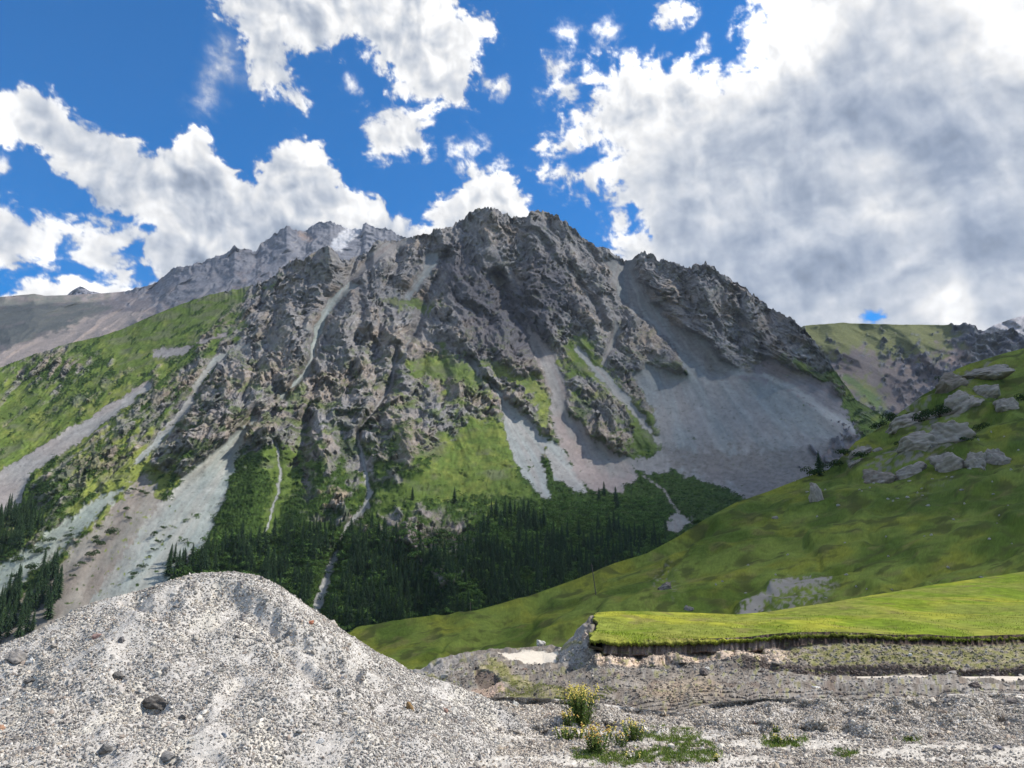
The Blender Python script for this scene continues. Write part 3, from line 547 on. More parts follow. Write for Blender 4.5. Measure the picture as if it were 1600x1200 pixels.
# the bench end and the mound are farther away: same lump sizes, in metres
amp = (1-flat)*(1-.55*bank)*(1-.82*sstep(1180, 1260, x)*sstep(1046, 1036, y))
fd = np.clip(np.arange(nr)/5., 0, 1)[:, None]
dv = (clod*.13+cl2*.17+(.5-v1)*.09*sstep(-.2, .4, cl2+.3))*amp*fd*(1+.5*sstep(35, 55, D.z)); dd = np.zeros(x.shape)
dd -= rt*sstep(1, -2, y-d2y)*sstep(-3, 3, y-d1y)*(1.0*fbm(x/24, y*0+y/40, 3, 349))*.9*sstep(1260, 1190, x)           # lobes of slumped soil under the bank
dd -= bank*(.18*ridged(x/9, y/60, 3, 351))
cut = sstep(-2, 2, sdf(x, y, [(744,1046),(756,1052),(776,1058),(781,1064),(778,1073),(748,1074),(740,1066)]))
dd += cut*1.0
dd -= .7*sstep(-6, 3, sdf(x, y, [(742,1040),(756,1033),(790,1040),(800,1062),(782,1060),(760,1052),(746,1048)]))
D.finish(dd, dv, 5)
ed = fbm(x/12, y/7, 4, 353); f3 = fbm(x/2.6, y/2., 3, 355, .7)
dc = np.zeros(x.shape+(3,), np.float32)+np.array([.17,.146,.12], np.float32)
dc = mixc(dc, (.30,.28,.255), sstep(-.2, .7, ed+.8*sstep(60, 0, x-680)+.25*sstep(1150, 1250, x)*spoil)*.7)
dc = mixc(dc, (.145,.105,.08), sstep(.15, .8, fbm(x/28, y/14, 4, 357)+.25*sstep(930, 1000, x)*sstep(1500, 1300, x)-.1)*.6*spoil)
dc = mixc(dc, (.27,.25,.225), .8*sstep(.1, .5, sstep(925, 900, x)*sstep(870, 885, x)*sstep(1045, 1030, y)+.2*ed))
dc = mixc(dc, (.42,.33,.25), sstep(.3, .7, rt*sstep(-1, 4, y-d1y)*sstep(1, -5, y-d2y)*sstep(1330, 1180, x)*(.8+.5*ed)))
tan_ = sstep(-20, 15, sdf(x, y, [(1040,1070),(1100,1060),(1120,1085),(1060,1100),(1000,1085)])+14*ed); dc = mixc(dc, (.38,.29,.19), tan_*.5)
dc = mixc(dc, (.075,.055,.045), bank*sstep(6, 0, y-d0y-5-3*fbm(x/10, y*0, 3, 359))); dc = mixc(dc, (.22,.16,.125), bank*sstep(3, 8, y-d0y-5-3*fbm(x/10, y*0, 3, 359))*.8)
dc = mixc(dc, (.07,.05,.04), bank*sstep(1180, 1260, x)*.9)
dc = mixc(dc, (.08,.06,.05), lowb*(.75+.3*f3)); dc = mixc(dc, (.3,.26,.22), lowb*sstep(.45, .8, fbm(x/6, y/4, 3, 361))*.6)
gr = sstep(-.15, .25, fbm(x/16, y/5, 4, 363)+.45*sstep(1210, 1290, x)-.25)*sstep(1190, 1250, x)*sstep(-1, 3, y-d1y)*sstep(1, -1, y-d2y)
gr = np.maximum(gr, sstep(-4, 3, sdf(x, y, [(752,1038),(766,1032),(790,1040),(802,1056),(836,1068),(800,1078),(786,1064),(776,1056),(758,1050),(748,1044)])+6*ed))
gr = np.maximum(gr, .8*sstep(-.1, .2, ed+.5*sstep(-10, 6, sdf(x, y, [(660,1060),(700,1055),(720,1085),(690,1085)]))-.35)*sstep(740, 720, x))
gr = np.maximum(gr, .85*sstep(.0, .3, ed+.6*sstep(-6, 8, sdf(x, y, [(780,1078),(840,1070),(900,1078),(900,1100),(770,1100)]))-.3))
gr = np.maximum(gr, .9*sstep(-1, 3, sdf(x, y, [(873,1022),(884,1008),(902,1000),(900,1006),(885,1018)])+2*ed))
dc = mixc(dc, (.155,.15,.045), gr*.8); dc = mixc(dc, (.26,.22,.14), gr*sstep(-.1, .5, fbm(x/11, y/4, 3, 365))*.8)
dc = mixc(dc, (.50,.44,.36), road); dc = mixc(dc, (.55,.49,.40), pad)
dc = mixc(dc, (.10,.075,.06), cut*.8); dc = mixc(dc, (.33,.24,.18), sstep(-2, 2, sdf(x, y, [(738,1076),(782,1074),(792,1084),(760,1092),(728,1088)]))*.8)
dc = dc*(1+(.30*f3+.15*(cid-.5)*2)*(1-flat*.9))[..., None]
mt_dirt = mat_col('dug_earth', .97, 3, .14, .7, 9, .08)
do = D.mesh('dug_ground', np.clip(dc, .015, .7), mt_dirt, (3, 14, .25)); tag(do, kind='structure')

# ------------------------------------------------------------------ gravelly foreground with its low berm
G0 = [(-80,1150,8.6),(560,1112,9.4),(700,1099,9.4),(760,1090,9.3),(800,1089,9.3),(870,1092,9.2),(950,1101,9.2),(1000,1107,9.2),(1045,1113,9.2),(1062,1113,9.2),(1085,1106,9.2),(1130,1096,9.3),(1200,1091,9.3),(1300,1093,9.3),(1400,1091,9.3),(1480,1085,9.4),(1550,1083,9.4),(1600,1085,9.4),(1700,1090,9.4)]
G0b = [(a, b+8, z-.12) for a, b, z in G0]
G1 = [(-80,1180,7.1),(700,1150,7.7),(1000,1150,7.7),(1250,1150,7.7),(1420,1160,7.4),(1600,1172,7.2),(1700,1175,7.2)]
G2 = [(-80,1250,5.5),(1700,1250,5.5)]
G3 = [(-80,1700,2.65),(1700,1700,2.65)]
G = Layer([G0, G0b, G1, G2, G3], [10, 60, 60, 50], -80, 2100, 1.5, 5)
x, y = G.x, G.y; X, Y = G.P[..., 0], G.P[..., 1]
nr = x.shape[0]; fd = np.clip(np.arange(nr)/6., 0, 1)[:, None]
bf = sstep(1160, 1140, y)
G.y = y+1.2*fbm(x/10, y*0, 3, 370)*(1-fd)
G.finish(-bf*.30*fbm(x/70, y/30, 3, 372)*fd, ((.015+.05*bf)*fbm(X/.7, Y/.5, 4, 371)+.018*(ridged(X/.16, Y/.16, 3, 373)-.9))*fd, nfix=(0,-.3,.95))
gc = np.zeros(x.shape+(3,), np.float32)+np.array([.40,.37,.33], np.float32)
gc = mixc(gc, (.43,.395,.34), sstep(-.1, .5, fbm(X/1.1, Y/.5, 4, 375)+.2)*sstep(1135, 1160, y)*.8)
gc = mixc(gc, (.24,.205,.175), sstep(.1, .7, fbm(X/.8, Y/.6, 4, 377))*.6)
gc = gc*(1+.3*fbm(X/.03, Y/.03, 3, 379))[..., None]
mt_grav = mat_col('gravel_ground', .95, 30, .25, .8, 60, .015)
go = G.mesh('gravel_ground', np.clip(gc, .02, .75), mt_grav, (3, 5, .3)); tag(go, kind='structure')
floor = mesh_np('valley_ground', [(-9000,-3000,-320),(9000,-3000,-320),(9000,9000,-320),(-9000,9000,-320)], [(0,1,2,3)], [(.06,.09,.03)]*4)
fo = obj('valley_ground', floor, mt_hill); tag(fo, kind='structure')

bxs = np.concatenate([-np.geomspace(2600, 12, 60), np.linspace(-10, 10, 21), np.geomspace(12, 2600, 60)]); bys = np.concatenate([np.linspace(-30, 60, 91), np.geomspace(62, 2500, 90)])
BX, BY = np.meshgrid(bxs, bys); BZ = np.interp(BY, [-30,8,12,25,50,100,200,500,850,2500], [-.35,-.35,-1.8,-5.0,-9.5,-18,-33,-62,-112,-200])
BZ += fbm(BX/40, BY/40, 4, 395)*np.clip(BY/120, 0, 2.2)*.8
bc_ = np.zeros(BX.shape+(3,), np.float32)+np.array([.10,.125,.03], np.float32); bc_ = mixc(bc_, (.24,.21,.18), sstep(75, 45, BY)); bc_ = bc_*(1+.25*fbm(BX/3, BY/3, 3, 397))[..., None]
bo_ = obj('meadow_ground', mesh_np('meadow_ground', np.stack([BX, BY, BZ], -1), gridfaces(*BX.shape)[:, ::-1], np.clip(bc_, .02, .6)), mt_hill); tag(bo_, kind='structure')
# ------------------------------------------------------------------ gravel pile in front on the left
RP = [(-260,1090,6.6),(-120,1050,7.0),(0,1008,7.4),(60,986,7.6),(110,962,7.8),(150,938,8.0),(190,927,8.1),(230,920,8.2),(262,908,8.3),(300,896,8.4),(330,893,8.45),(362,891,8.5),(395,896,8.5),(415,905,8.5),(432,918,8.45),(446,938,8.4),(465,952,8.4),
 (500,975,8.4),(530,992,8.4),(560,1007,8.4),(590,1025,8.4),(620,1040,8.4),(660,1056,8.4),(700,1066,8.4),(740,1081,8.4),(775,1100,8.3),(800,1118,8.1)]
rp = np.array([P3(*r) for r in RP]); s_ = np.concatenate([[0], np.cumsum(np.linalg.norm(np.diff(rp, axis=0), axis=1))]); ss = np.linspace(0, s_[-1], 90)
rp = np.stack([np.interp(ss, s_, rp[:, k]) for k in range(3)], 1)
gx = np.arange(-8.5, 2.2, .022); gy = np.arange(2.2, 10.5, .022)
PX, PY = np.meshgrid(gx, gy)
pz = np.full(PX.shape, -9.)
for q in rp:
    d_ = np.hypot(PX-q[0], PY-q[1]); pz = np.maximum(pz, q[2]-.015-(np.sqrt(d_**2+.07**2)-.07)*(.66-.10*sstep(1, 3, d_)))
front = np.interp(PX, rp[:, 0], rp[:, 1])-PY
nz = .10*fbm(PX/1.1, PY/1.1, 4, 381)+.055*(ridged(PX/.7, PY/.9, 3, 383)-.9)+.012*fbm(PX/.1, PY/.1, 3, 385)
rimz = sstep(.05, .5, np.abs(front))
pz = pz+nz*(.15+.85*rimz)
# slumped hollow below the crest, with a little scarp running down the right flank
def worldpt(px_, py_, z_): return P3(px_, py_, z_)
def dpl(pts):
    D_ = np.full(PX.shape, 99.)
    for a, b in zip(pts[:-1], pts[1:]): D_ = np.minimum(D_, seg_d(PX, PY, a[0], a[1], b[0], b[1])[0])
    return D_
sc_ = [worldpt(*q) for q in ((205,940,7.95),(260,960,7.75),(310,980,7.6),(345,975,7.6),(362,958,7.75),(400,985,7.6),(430,1012,7.5),(490,1060,7.4))]
in_ = sdf(PX, PY, [tuple(worldpt(*q)[:2]) for q in ((195,936,8.05),(260,958,7.8),(312,978,7.65),(345,972,7.65),(362,956,7.8),(400,985,7.6),(445,1030,7.45),(500,1062,7.5),(470,990,8.0),(430,930,8.25),(360,905,8.35),(250,922,8.15))], 5)
def proj_(p):
    d = p-EYE; f_ = d[..., 1]*CP+d[..., 2]*SP; return 800+F_PX*d[..., 0]/f_, 600-F_PX*(-d[..., 1]*SP+d[..., 2]*CP)/f_
vx, vy = proj_(np.stack([PX, PY, pz], -1))
infront = front > -.05
hol = sdf(vx, vy, [(190,938),(250,926),(310,908),(360,908),(415,932),(445,968),(500,1003),(570,1052),(620,1078),(560,1066),(480,1018),(430,990),(395,972),(362,958),(345,975),(312,990),(255,968)], 30)
pz -= .15*sstep(-6, 12, hol+7*fbm(PX/.25, PY/.25, 3, 387))*infront
hol2 = sdf(vx, vy, [(395,975),(420,985),(470,1030),(520,1075),(560,1090),(530,1092),(480,1062),(430,1020)], 30); pz -= .06*sstep(-5, 8, hol2+5*fbm(PX/.2, PY/.2, 3, 388))*infront
for a_, b_, r_, dp in ((240,1104,22,.085),(182,1058,15,.05),(167,1176,16,.05),(255,1190,24,.06),(40,1034,24,.05),(48,1066,18,.045),(130,1096,22,.045),(72,1078,16,.03),(300,1120,26,.03),(520,1120,30,.03),(560,1160,26,.03),(330,1190,22,.04),(110,1150,24,.03)):
    pz -= dp*sstep(1.25, .65, np.hypot((vx-a_)/r_, (vy-b_)/(r_*.62))+.25*fbm(PX/.12, PY/.12, 2, 389))*infront
pile_base = -.08
keep = pz > pile_base-.35
def pile_z(X_, Y_):
    i = np.clip((Y_-gy[0])/.022, 0, len(gy)-1.001); j = np.clip((X_-gx[0])/.022, 0, len(gx)-1.001)
    i0 = i.astype(int); j0 = j.astype(int); fi = i-i0; fj = j-j0
    return (pz[i0, j0]*(1-fi)*(1-fj)+pz[i0+1, j0]*fi*(1-fj)+pz[i0, j0+1]*(1-fi)*fj+pz[i0+1, j0+1]*fi*fj)
pc = np.zeros(PX.shape+(3,), np.float32)+np.array([.40,.37,.33], np.float32)
sand = sstep(.1, .6, fbm(PX/.5, PY/.7, 4, 389)-.1)
pc = mixc(pc, (.47,.43,.36), sand*.8); pc = pc*(1+.25*fbm(PX/.03, PY/.03, 3, 391))[..., None]
fc = gridfaces(*PX.shape)
kf = keep.ravel()[fc].all(1); fc = fc[kf]; us = np.unique(fc); rm = np.full(PX.size, -1); rm[us] = np.arange(len(us))
PV = np.stack([PX, PY, pz], -1).reshape(-1, 3)[us]
po = obj('gravel_pile', mesh_np('gravel_pile', PV, rm[fc][:, ::-1], np.clip(pc.reshape(-1, 3)[us], .02, .8)), mt_grav)
tag(po, 'big heap of pale grey gravel filling the lower left foreground', 'gravel pile')
# ------------------------------------------------------------------ sky: a dome of broken cumulus around the place, blue air behind it
RD = 11000.0
def to_deg(px_, py_):
    d = P3(px_, py_, 1.0)-EYE
    return np.degrees(np.arctan2(d[..., 0], d[..., 1])), np.degrees(np.arctan2(d[..., 2], np.hypot(d[..., 0], d[..., 1])))
az = np.concatenate([np.arange(-180, -44, 2.5), np.arange(-44, 44, .085), np.arange(44, 114, .3), np.arange(114, 180.1, 2.5)]); az[-1] = 180
el = np.concatenate([np.arange(-4, 48, .085), np.arange(48, 82, .3), np.arange(82, 89.9, 1.5), [89.95]])
AZ, EL = np.meshgrid(az, el)
dx_, dy_, dz_ = np.cos(np.radians(EL))*np.sin(np.radians(AZ)), np.cos(np.radians(EL))*np.cos(np.radians(AZ)), np.sin(np.radians(EL))
fw = dy_*CP+dz_*SP; up = -dy_*SP+dz_*CP
inv = fw > .25
gx_ = np.where(inv, 800+F_PX*dx_/np.where(inv, fw, 1), -9999); gy_ = np.where(inv, 600-F_PX*up/np.where(inv, fw, 1), -9999)
infr = inv & (gx_ > -120)&(gx_ < 1720)&(gy_ > -120)
x = np.where(infr, gx_, AZ*20+900); y = np.where(infr, gy_, 900-EL*20)
# noise coordinates must be continuous over the frame edge: use direction, scaled to picture pixels
nx_ = AZ*19.5; ny_ = -EL*19.5
w1_ = fbm(nx_/120, ny_/120, 3, 401); w2_ = fbm(nx_/120+5, ny_/120, 3, 403)
qx, qy = nx_+13*w1_, ny_+13*w2_
bil = 1-np.abs(perlin(qx/46, qy/46, 405)); bil2 = 1-np.abs(perlin(qx/21, qy/21, 407)); bil3 = 1-np.abs(perlin(qx/10, qy/10, 409))
puff = (bil-.75)*1.0+(bil2-.75)*.55+(bil3-.75)*.3
fb = fbm(qx/60, qy/52, 6, 411, .56)
wisp = fbm(qx/30, qy/20, 6, 413, .62)
CL = [ # outline, edge noise amplitude px, softness px, wispy share
 ([(-140,120),(-60,130),(0,138),(20,150),(38,132),(60,134),(84,150),(104,160),(112,185),(140,196),(180,206),(212,214),(224,232),(248,240),(262,232),(278,222),(284,204),(304,200),(324,206),(328,224),(346,246),(362,262),(380,280),(398,284),(404,262),(402,246),(430,228),(452,216),(480,212),(504,224),(518,246),(528,278),(548,296),(580,308),(604,318),(624,336),(640,352),(660,356),
   (672,326),(700,304),(722,288),(752,268),(776,264),(800,276),(816,300),(836,330),(860,420),(860,640),(-140,640),(-140,560),(-60,462),(0,462),(46,436),(70,432),(110,434),(150,444),(186,450),(216,448),(250,440),(232,420),(214,392),(216,360),(236,352),(200,340),(166,326),(140,300),(112,278),(92,262),(60,236),(30,226),(0,224),(-140,240)], 15, 7, .35),
 ([(-140,330),(0,318),(24,322),(40,340),(90,342),(130,352),(170,350),(210,356),(206,378),(190,400),(214,430),(220,446),(200,448),(168,440),(150,420),(120,404),(100,380),(84,396),(84,420),(56,416),(30,414),(0,430),(-140,430)], 18, 14, .8),
 ([(334,-140),(330,-30),(336,8),(350,30),(372,52),(378,80),(384,110),(396,136),(420,150),(444,140),(456,150),(474,170),(466,140),(450,118),(452,88),(480,80),(518,84),(530,62),(548,60),(580,78),(590,96),(608,112),(612,146),(640,158),(676,166),(706,166),(730,166),(740,130),(750,100),(752,72),(772,52),(766,34),(742,20),(722,6),(720,-30),(700,-140)], 20, 13, .6),
 ([(574,184),(590,172),(626,168),(654,176),(672,196),(664,220),(670,238),(640,240),(606,246),(578,238),(570,216)], 14, 14, .9),
 ([(842,228),(868,214),(882,190),(914,164),(934,140),(916,124),(922,108),(950,104),(972,84),(1000,88),(1040,104),(1070,96),(1100,110),(1130,112),(1160,92),(1172,70),(1158,40),(1176,20),(1170,-10),(1150,-140),(1760,-140),(1760,640),(1180,640),(1100,500),(960,420),(950,392),(966,362),(990,360),(990,330),(956,330),(948,300),(942,284),(916,290),(884,296),(862,284),(856,264),(900,262),(930,246),(950,234),(920,226),(880,244),(850,246)], 26, 19, .6),
 ([(1026,18),(1040,6),(1070,4),(1090,14),(1078,36),(1060,46),(1036,40)], 12, 12, 1.0), ([(1088,66),(1100,56),(1112,66),(1108,80),(1094,80)], 7, 8, .9),
 ([(856,90),(880,82),(892,96),(884,120),(900,140),(880,154),(860,150),(870,120)], 16, 22, 1.0), ([(706,226),(734,220),(756,232),(740,240),(712,238)], 10, 16, 1.0), ([(930,40),(950,34),(960,60),(940,66)], 12, 18, 1.0),
 ([(760,130),(786,124),(790,140),(770,148)], 10, 14, 1.0), ([(705,262),(740,254),(790,262),(770,280),(715,276)], 12, 14, 1.0), ([(540,126),(556,124),(554,140),(540,138)], 6, 12, 1.0), ([(320,160),(350,60),(372,120),(340,120)], 10, 40, 1.0), ([(870,46),(900,44),(896,60),(872,60)], 8, 14, 1.0),
 ([(955,335),(985,322),(985,372),(958,368)], 12, 12, .9), ([(-40,240),(0,244),(10,262),(-5,270),(-40,270)], 8, 12, .9)]
dens = np.zeros(x.shape, np.float32); dpt = np.full(x.shape, -60., np.float32)
for poly, a, so, wi in CL:
    d_ = np.where(infr, sdf(x, y, poly, 90), -90)+a*((1-wi)*puff*1.5+(.35+wi)*wisp*.95+.25*fb)
    dens = np.maximum(dens, sstep(-so, so, d_)); dpt = np.maximum(dpt, d_)
# blue gaps inside the big cloud
for poly in ([(1346,492),(1360,486),(1384,490),(1390,500),(1352,502)], [(880,246),(925,236),(944,244),(920,262),(890,264)]):
    dens *= 1-sstep(-6, 6, sdf(x, y, poly, 40)+7*wisp)
# unseen sky outside the picture: cumulus thickened and brightened to add fill light
og = sstep(-.05, .3, fbm(qx/420, qy/300, 5, 421)+.45*fb*.4-.02)*sstep(2, 12, EL)
out_w = np.where(infr, 0, 1.)
sd = np.degrees(np.arccos(np.clip(dx_*SUNV[0]+dy_*SUNV[1]+dz_*SUNV[2], -1, 1)))
dens = np.where(infr, dens, np.clip(og, 0, .95)*sstep(24, 40, sd))
# unseen cloud cover added before the sun, shaped to shade hillside, basin and crags
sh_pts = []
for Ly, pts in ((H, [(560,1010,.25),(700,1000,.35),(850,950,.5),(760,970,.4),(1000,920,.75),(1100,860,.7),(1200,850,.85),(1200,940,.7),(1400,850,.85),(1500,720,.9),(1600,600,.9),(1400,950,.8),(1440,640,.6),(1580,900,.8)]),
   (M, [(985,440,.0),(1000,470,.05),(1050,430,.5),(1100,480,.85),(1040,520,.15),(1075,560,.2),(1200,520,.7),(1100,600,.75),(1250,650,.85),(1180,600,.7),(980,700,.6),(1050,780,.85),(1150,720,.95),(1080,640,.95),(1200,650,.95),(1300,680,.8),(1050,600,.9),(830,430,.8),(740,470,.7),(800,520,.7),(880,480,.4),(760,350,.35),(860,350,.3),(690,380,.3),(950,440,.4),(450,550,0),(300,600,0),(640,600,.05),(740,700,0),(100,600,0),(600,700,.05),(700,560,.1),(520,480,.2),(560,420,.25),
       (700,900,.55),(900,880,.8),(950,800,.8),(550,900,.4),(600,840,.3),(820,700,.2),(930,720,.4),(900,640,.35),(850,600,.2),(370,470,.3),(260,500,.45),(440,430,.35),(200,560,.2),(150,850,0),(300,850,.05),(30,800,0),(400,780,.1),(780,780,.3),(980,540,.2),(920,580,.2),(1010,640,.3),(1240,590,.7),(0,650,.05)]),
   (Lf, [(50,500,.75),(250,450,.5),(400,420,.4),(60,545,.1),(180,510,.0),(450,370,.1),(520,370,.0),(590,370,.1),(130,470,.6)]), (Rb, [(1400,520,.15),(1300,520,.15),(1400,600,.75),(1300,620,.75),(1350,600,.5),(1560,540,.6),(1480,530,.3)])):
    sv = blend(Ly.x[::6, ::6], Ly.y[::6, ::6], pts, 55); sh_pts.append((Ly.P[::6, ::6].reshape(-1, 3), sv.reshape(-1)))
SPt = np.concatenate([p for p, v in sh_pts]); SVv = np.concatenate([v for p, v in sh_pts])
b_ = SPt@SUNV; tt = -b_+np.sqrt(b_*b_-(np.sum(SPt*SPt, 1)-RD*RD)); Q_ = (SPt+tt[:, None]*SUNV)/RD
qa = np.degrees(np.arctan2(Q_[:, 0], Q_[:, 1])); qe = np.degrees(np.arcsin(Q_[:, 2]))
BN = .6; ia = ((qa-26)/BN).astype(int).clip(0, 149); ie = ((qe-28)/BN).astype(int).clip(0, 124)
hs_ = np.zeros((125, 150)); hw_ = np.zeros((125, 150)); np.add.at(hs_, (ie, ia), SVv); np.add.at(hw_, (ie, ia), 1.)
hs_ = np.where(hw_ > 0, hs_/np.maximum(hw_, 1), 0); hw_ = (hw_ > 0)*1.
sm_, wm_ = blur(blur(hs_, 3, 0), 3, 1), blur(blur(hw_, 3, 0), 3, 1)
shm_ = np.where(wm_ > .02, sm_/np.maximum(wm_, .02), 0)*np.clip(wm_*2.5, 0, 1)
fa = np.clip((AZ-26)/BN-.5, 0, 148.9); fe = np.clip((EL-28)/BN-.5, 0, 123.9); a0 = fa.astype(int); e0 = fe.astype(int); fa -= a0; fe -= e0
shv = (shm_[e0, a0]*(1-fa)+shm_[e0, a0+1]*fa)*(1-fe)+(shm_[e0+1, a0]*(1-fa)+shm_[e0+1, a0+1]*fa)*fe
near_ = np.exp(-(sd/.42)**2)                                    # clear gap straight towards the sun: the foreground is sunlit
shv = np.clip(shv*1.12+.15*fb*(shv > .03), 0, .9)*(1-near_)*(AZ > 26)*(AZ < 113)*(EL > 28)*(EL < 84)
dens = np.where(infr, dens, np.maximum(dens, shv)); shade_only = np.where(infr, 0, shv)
# brightness of the cloud: thin, sun-facing rims are white, thick bases grey
bx = 16.0
rel = 0
for sc, am in ((60, .6), (28, .34), (13, .13), (6.5, .04)):
    f0 = fbm(qx/sc, qy/sc, 2, 431); f1 = fbm((qx+sc*.30)/sc, (qy-sc*.42)/sc, 2, 431); rel = rel+am*(f0-f1)
ctr = blend(x, y, [(0,160,.93),(100,200,.80),(60,150,.97),(200,260,.80),(300,300,.76),(300,215,.95),(330,370,.72),(250,400,.82),(200,340,.74),(120,260,.74),(400,330,.78),(470,230,.98),(480,300,.76),(430,300,.80),(440,350,.74),(560,330,.90),(600,350,.78),(760,280,.97),(700,320,.84),(750,310,.9),(100,450,.95),(60,370,.9),(170,390,.88),(30,340,.85),
   (380,40,.80),(420,30,.86),(480,50,.84),(560,40,.90),(640,60,.86),(700,40,.93),(680,120,.92),(620,110,.84),(400,100,.8),(440,150,.82),(620,210,.90),
   (960,110,1.05),(1000,140,1.0),(1100,130,1.08),(1180,130,1.1),(1220,100,1.08),(1250,60,1.05),(1300,30,.95),(1200,30,1.1),(900,200,.95),(870,230,.92),(930,210,.94),(980,170,.80),(1040,180,.86),(1100,190,.70),(1050,230,.78),(960,270,.88),(1000,240,1.0),(980,330,.80),(985,380,.97),(1040,300,.68),(1100,260,.70),(1150,220,.66),
   (1200,180,.66),(1240,150,.62),(1300,150,.56),(1350,80,.66),(1350,200,.50),(1450,200,.53),(1500,260,.50),(1550,330,.52),(1560,200,.56),(1430,80,.74),(1500,30,.92),(1480,60,.86),(1570,80,1.05),(1600,40,.98),(1530,120,.74),(1590,180,.78),(1590,250,.70),(1400,300,.74),(1340,270,.84),(1370,295,.92),(1440,340,.80),(1300,310,.66),(1200,300,.66),(1150,310,.78),(1250,360,.60),(1100,350,.62),(1060,380,.60),
   (1180,400,.52),(1250,430,.55),(1350,420,.58),(1430,380,.72),(1450,400,.66),(1480,470,.92),(1550,440,.66),(1590,480,.74),(1600,400,.6),(1400,480,.74),(1330,490,.80),(1300,470,.66),(1200,470,.60),(1100,400,.62),(1320,440,.56),(1540,370,.55),(1590,300,.74)], 30)
rim = np.clip(1-np.clip(dpt, 0, 60)/34., 0, 1)*sstep(.0, .8, dens)
ctr = np.where(ctr < .8, .8-(.8-ctr)*.54, ctr); big_m = sstep(-25, 45, sdf(x, y, [(960,200),(1080,160),(1260,90),(1330,-100),(1760,-100),(1760,640),(1180,640),(1000,400)], 60))*infr
soft = fbm(nx_/90+.5*w1_, ny_/62+.5*w2_, 4, 441, .42)
br = ctr*1.0+.02+.19*rel*(1-.5*big_m)+.10*(puff-.25)*(1-.75*big_m)+.05*fb*(1-.5*big_m)+.07*soft*big_m+.03*wisp*(1-.5*big_m)
br = np.where(infr, br+.06*rim, .8+.3*rel)
br = np.clip(br, .38, 1.18)
lum = np.power(br, 2.2)                                         # display value to light
cool = np.clip((.90-br)/.28, 0, 1)[..., None]
lum = np.where(infr, lum*2**-vs.exposure, 0.9+.2*rel)  # clouds out of frame emit at their own level, as added fill
cc = lum[..., None]*1.10*mix(np.array([1.0,1.0,1.0]), np.array([.82,.96,1.20]), cool)
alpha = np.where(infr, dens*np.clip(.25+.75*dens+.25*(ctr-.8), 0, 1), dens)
DP = np.stack([dx_, dy_, dz_], -1)*RD
dm = bpy.data.materials.new('cloud_sky'); dm.use_nodes = True
t = dm.node_tree; N = t.nodes; L = t.links; N.remove(N['Principled BSDF'])
at = N.new('ShaderNodeAttribute'); at.attribute_name = 'Col'; aa = N.new('ShaderNodeAttribute'); aa.attribute_name = 'cover'
tc = N.new('ShaderNodeTexCoord'); no = N.new('ShaderNodeTexNoise'); no.inputs['Scale'].default_value = .0075; no.inputs['Detail'].default_value = 6; no.inputs['Roughness'].default_value = .62
L.new(tc.outputs['Object'], no.inputs['Vector'])
m1 = N.new('ShaderNodeMapRange'); m1.inputs[1].default_value = .3; m1.inputs[2].default_value = .7; m1.inputs[3].default_value = -.22; m1.inputs[4].default_value = .22; L.new(no.outputs['Fac'], m1.inputs[0])
ed1 = N.new('ShaderNodeMath'); ed1.operation = 'PINGPONG'; ed1.inputs[1].default_value = .5; L.new(aa.outputs['Fac'], ed1.inputs[0])   # only the edges fray
ml = N.new('ShaderNodeMath'); ml.operation = 'MULTIPLY'; L.new(m1.outputs[0], ml.inputs[0]); L.new(ed1.outputs[0], ml.inputs[1])
ad = N.new('ShaderNodeMath'); ad.operation = 'MULTIPLY_ADD'; ad.use_clamp = True; L.new(ml.outputs[0], ad.inputs[0]); ad.inputs[1].default_value = 2.2; L.new(aa.outputs['Fac'], ad.inputs[2])
m2 = N.new('ShaderNodeMapRange'); m2.inputs[1].default_value = .3; m2.inputs[2].default_value = .7; m2.inputs[3].default_value = .95; m2.inputs[4].default_value = 1.05; L.new(no.outputs['Fac'], m2.inputs[0])
em = N.new('ShaderNodeEmission'); L.new(at.outputs['Color'], em.inputs[0]); L.new(m2.outputs[0], em.inputs[1])
tr = N.new('ShaderNodeBsdfTransparent'); mx = N.new('ShaderNodeMixShader')
L.new(ad.outputs[0], mx.inputs[0]); L.new(tr.outputs[0], mx.inputs[1]); L.new(em.outputs[0], mx.inputs[2]); L.new(mx.outputs[0], N['Material Output'].inputs[0])
dm.cycles.emission_sampling = 'NONE'
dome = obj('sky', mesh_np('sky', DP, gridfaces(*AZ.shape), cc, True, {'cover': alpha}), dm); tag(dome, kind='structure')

# ------------------------------------------------------------------ air: thin even haze round the place, under the clouds
hv = [(-4200,-60,-330.5),(4200,-60,-330.5),(4200,8600,-330.5),(-4200,8600,-330.5),(-4200,-60,2950),(4200,-60,2950),(4200,8600,2950),(-4200,8600,2950)]
hm = bpy.data.materials.new('haze_air'); hm.use_nodes = True; t = hm.node_tree; t.nodes.remove(t.nodes['Principled BSDF'])
pv = t.nodes.new('ShaderNodeVolumePrincipled'); pv.inputs['Color'].default_value = (.72, .82, 1.0, 1); pv.inputs['Density'].default_value = 1.5e-5; pv.inputs['Anisotropy'].default_value = .2
t.links.new(pv.outputs[0], t.nodes['Material Output'].inputs['Volume'])
hz = obj('haze', mesh_np('haze', hv, [(0,3,2,1),(4,5,6,7),(0,1,5,4),(1,2,6,5),(2,3,7,6),(3,0,4,7)], None, False), hm); tag(hz, kind='stuff'); hz['label'] = 'thin pale haze in the air over the valley'
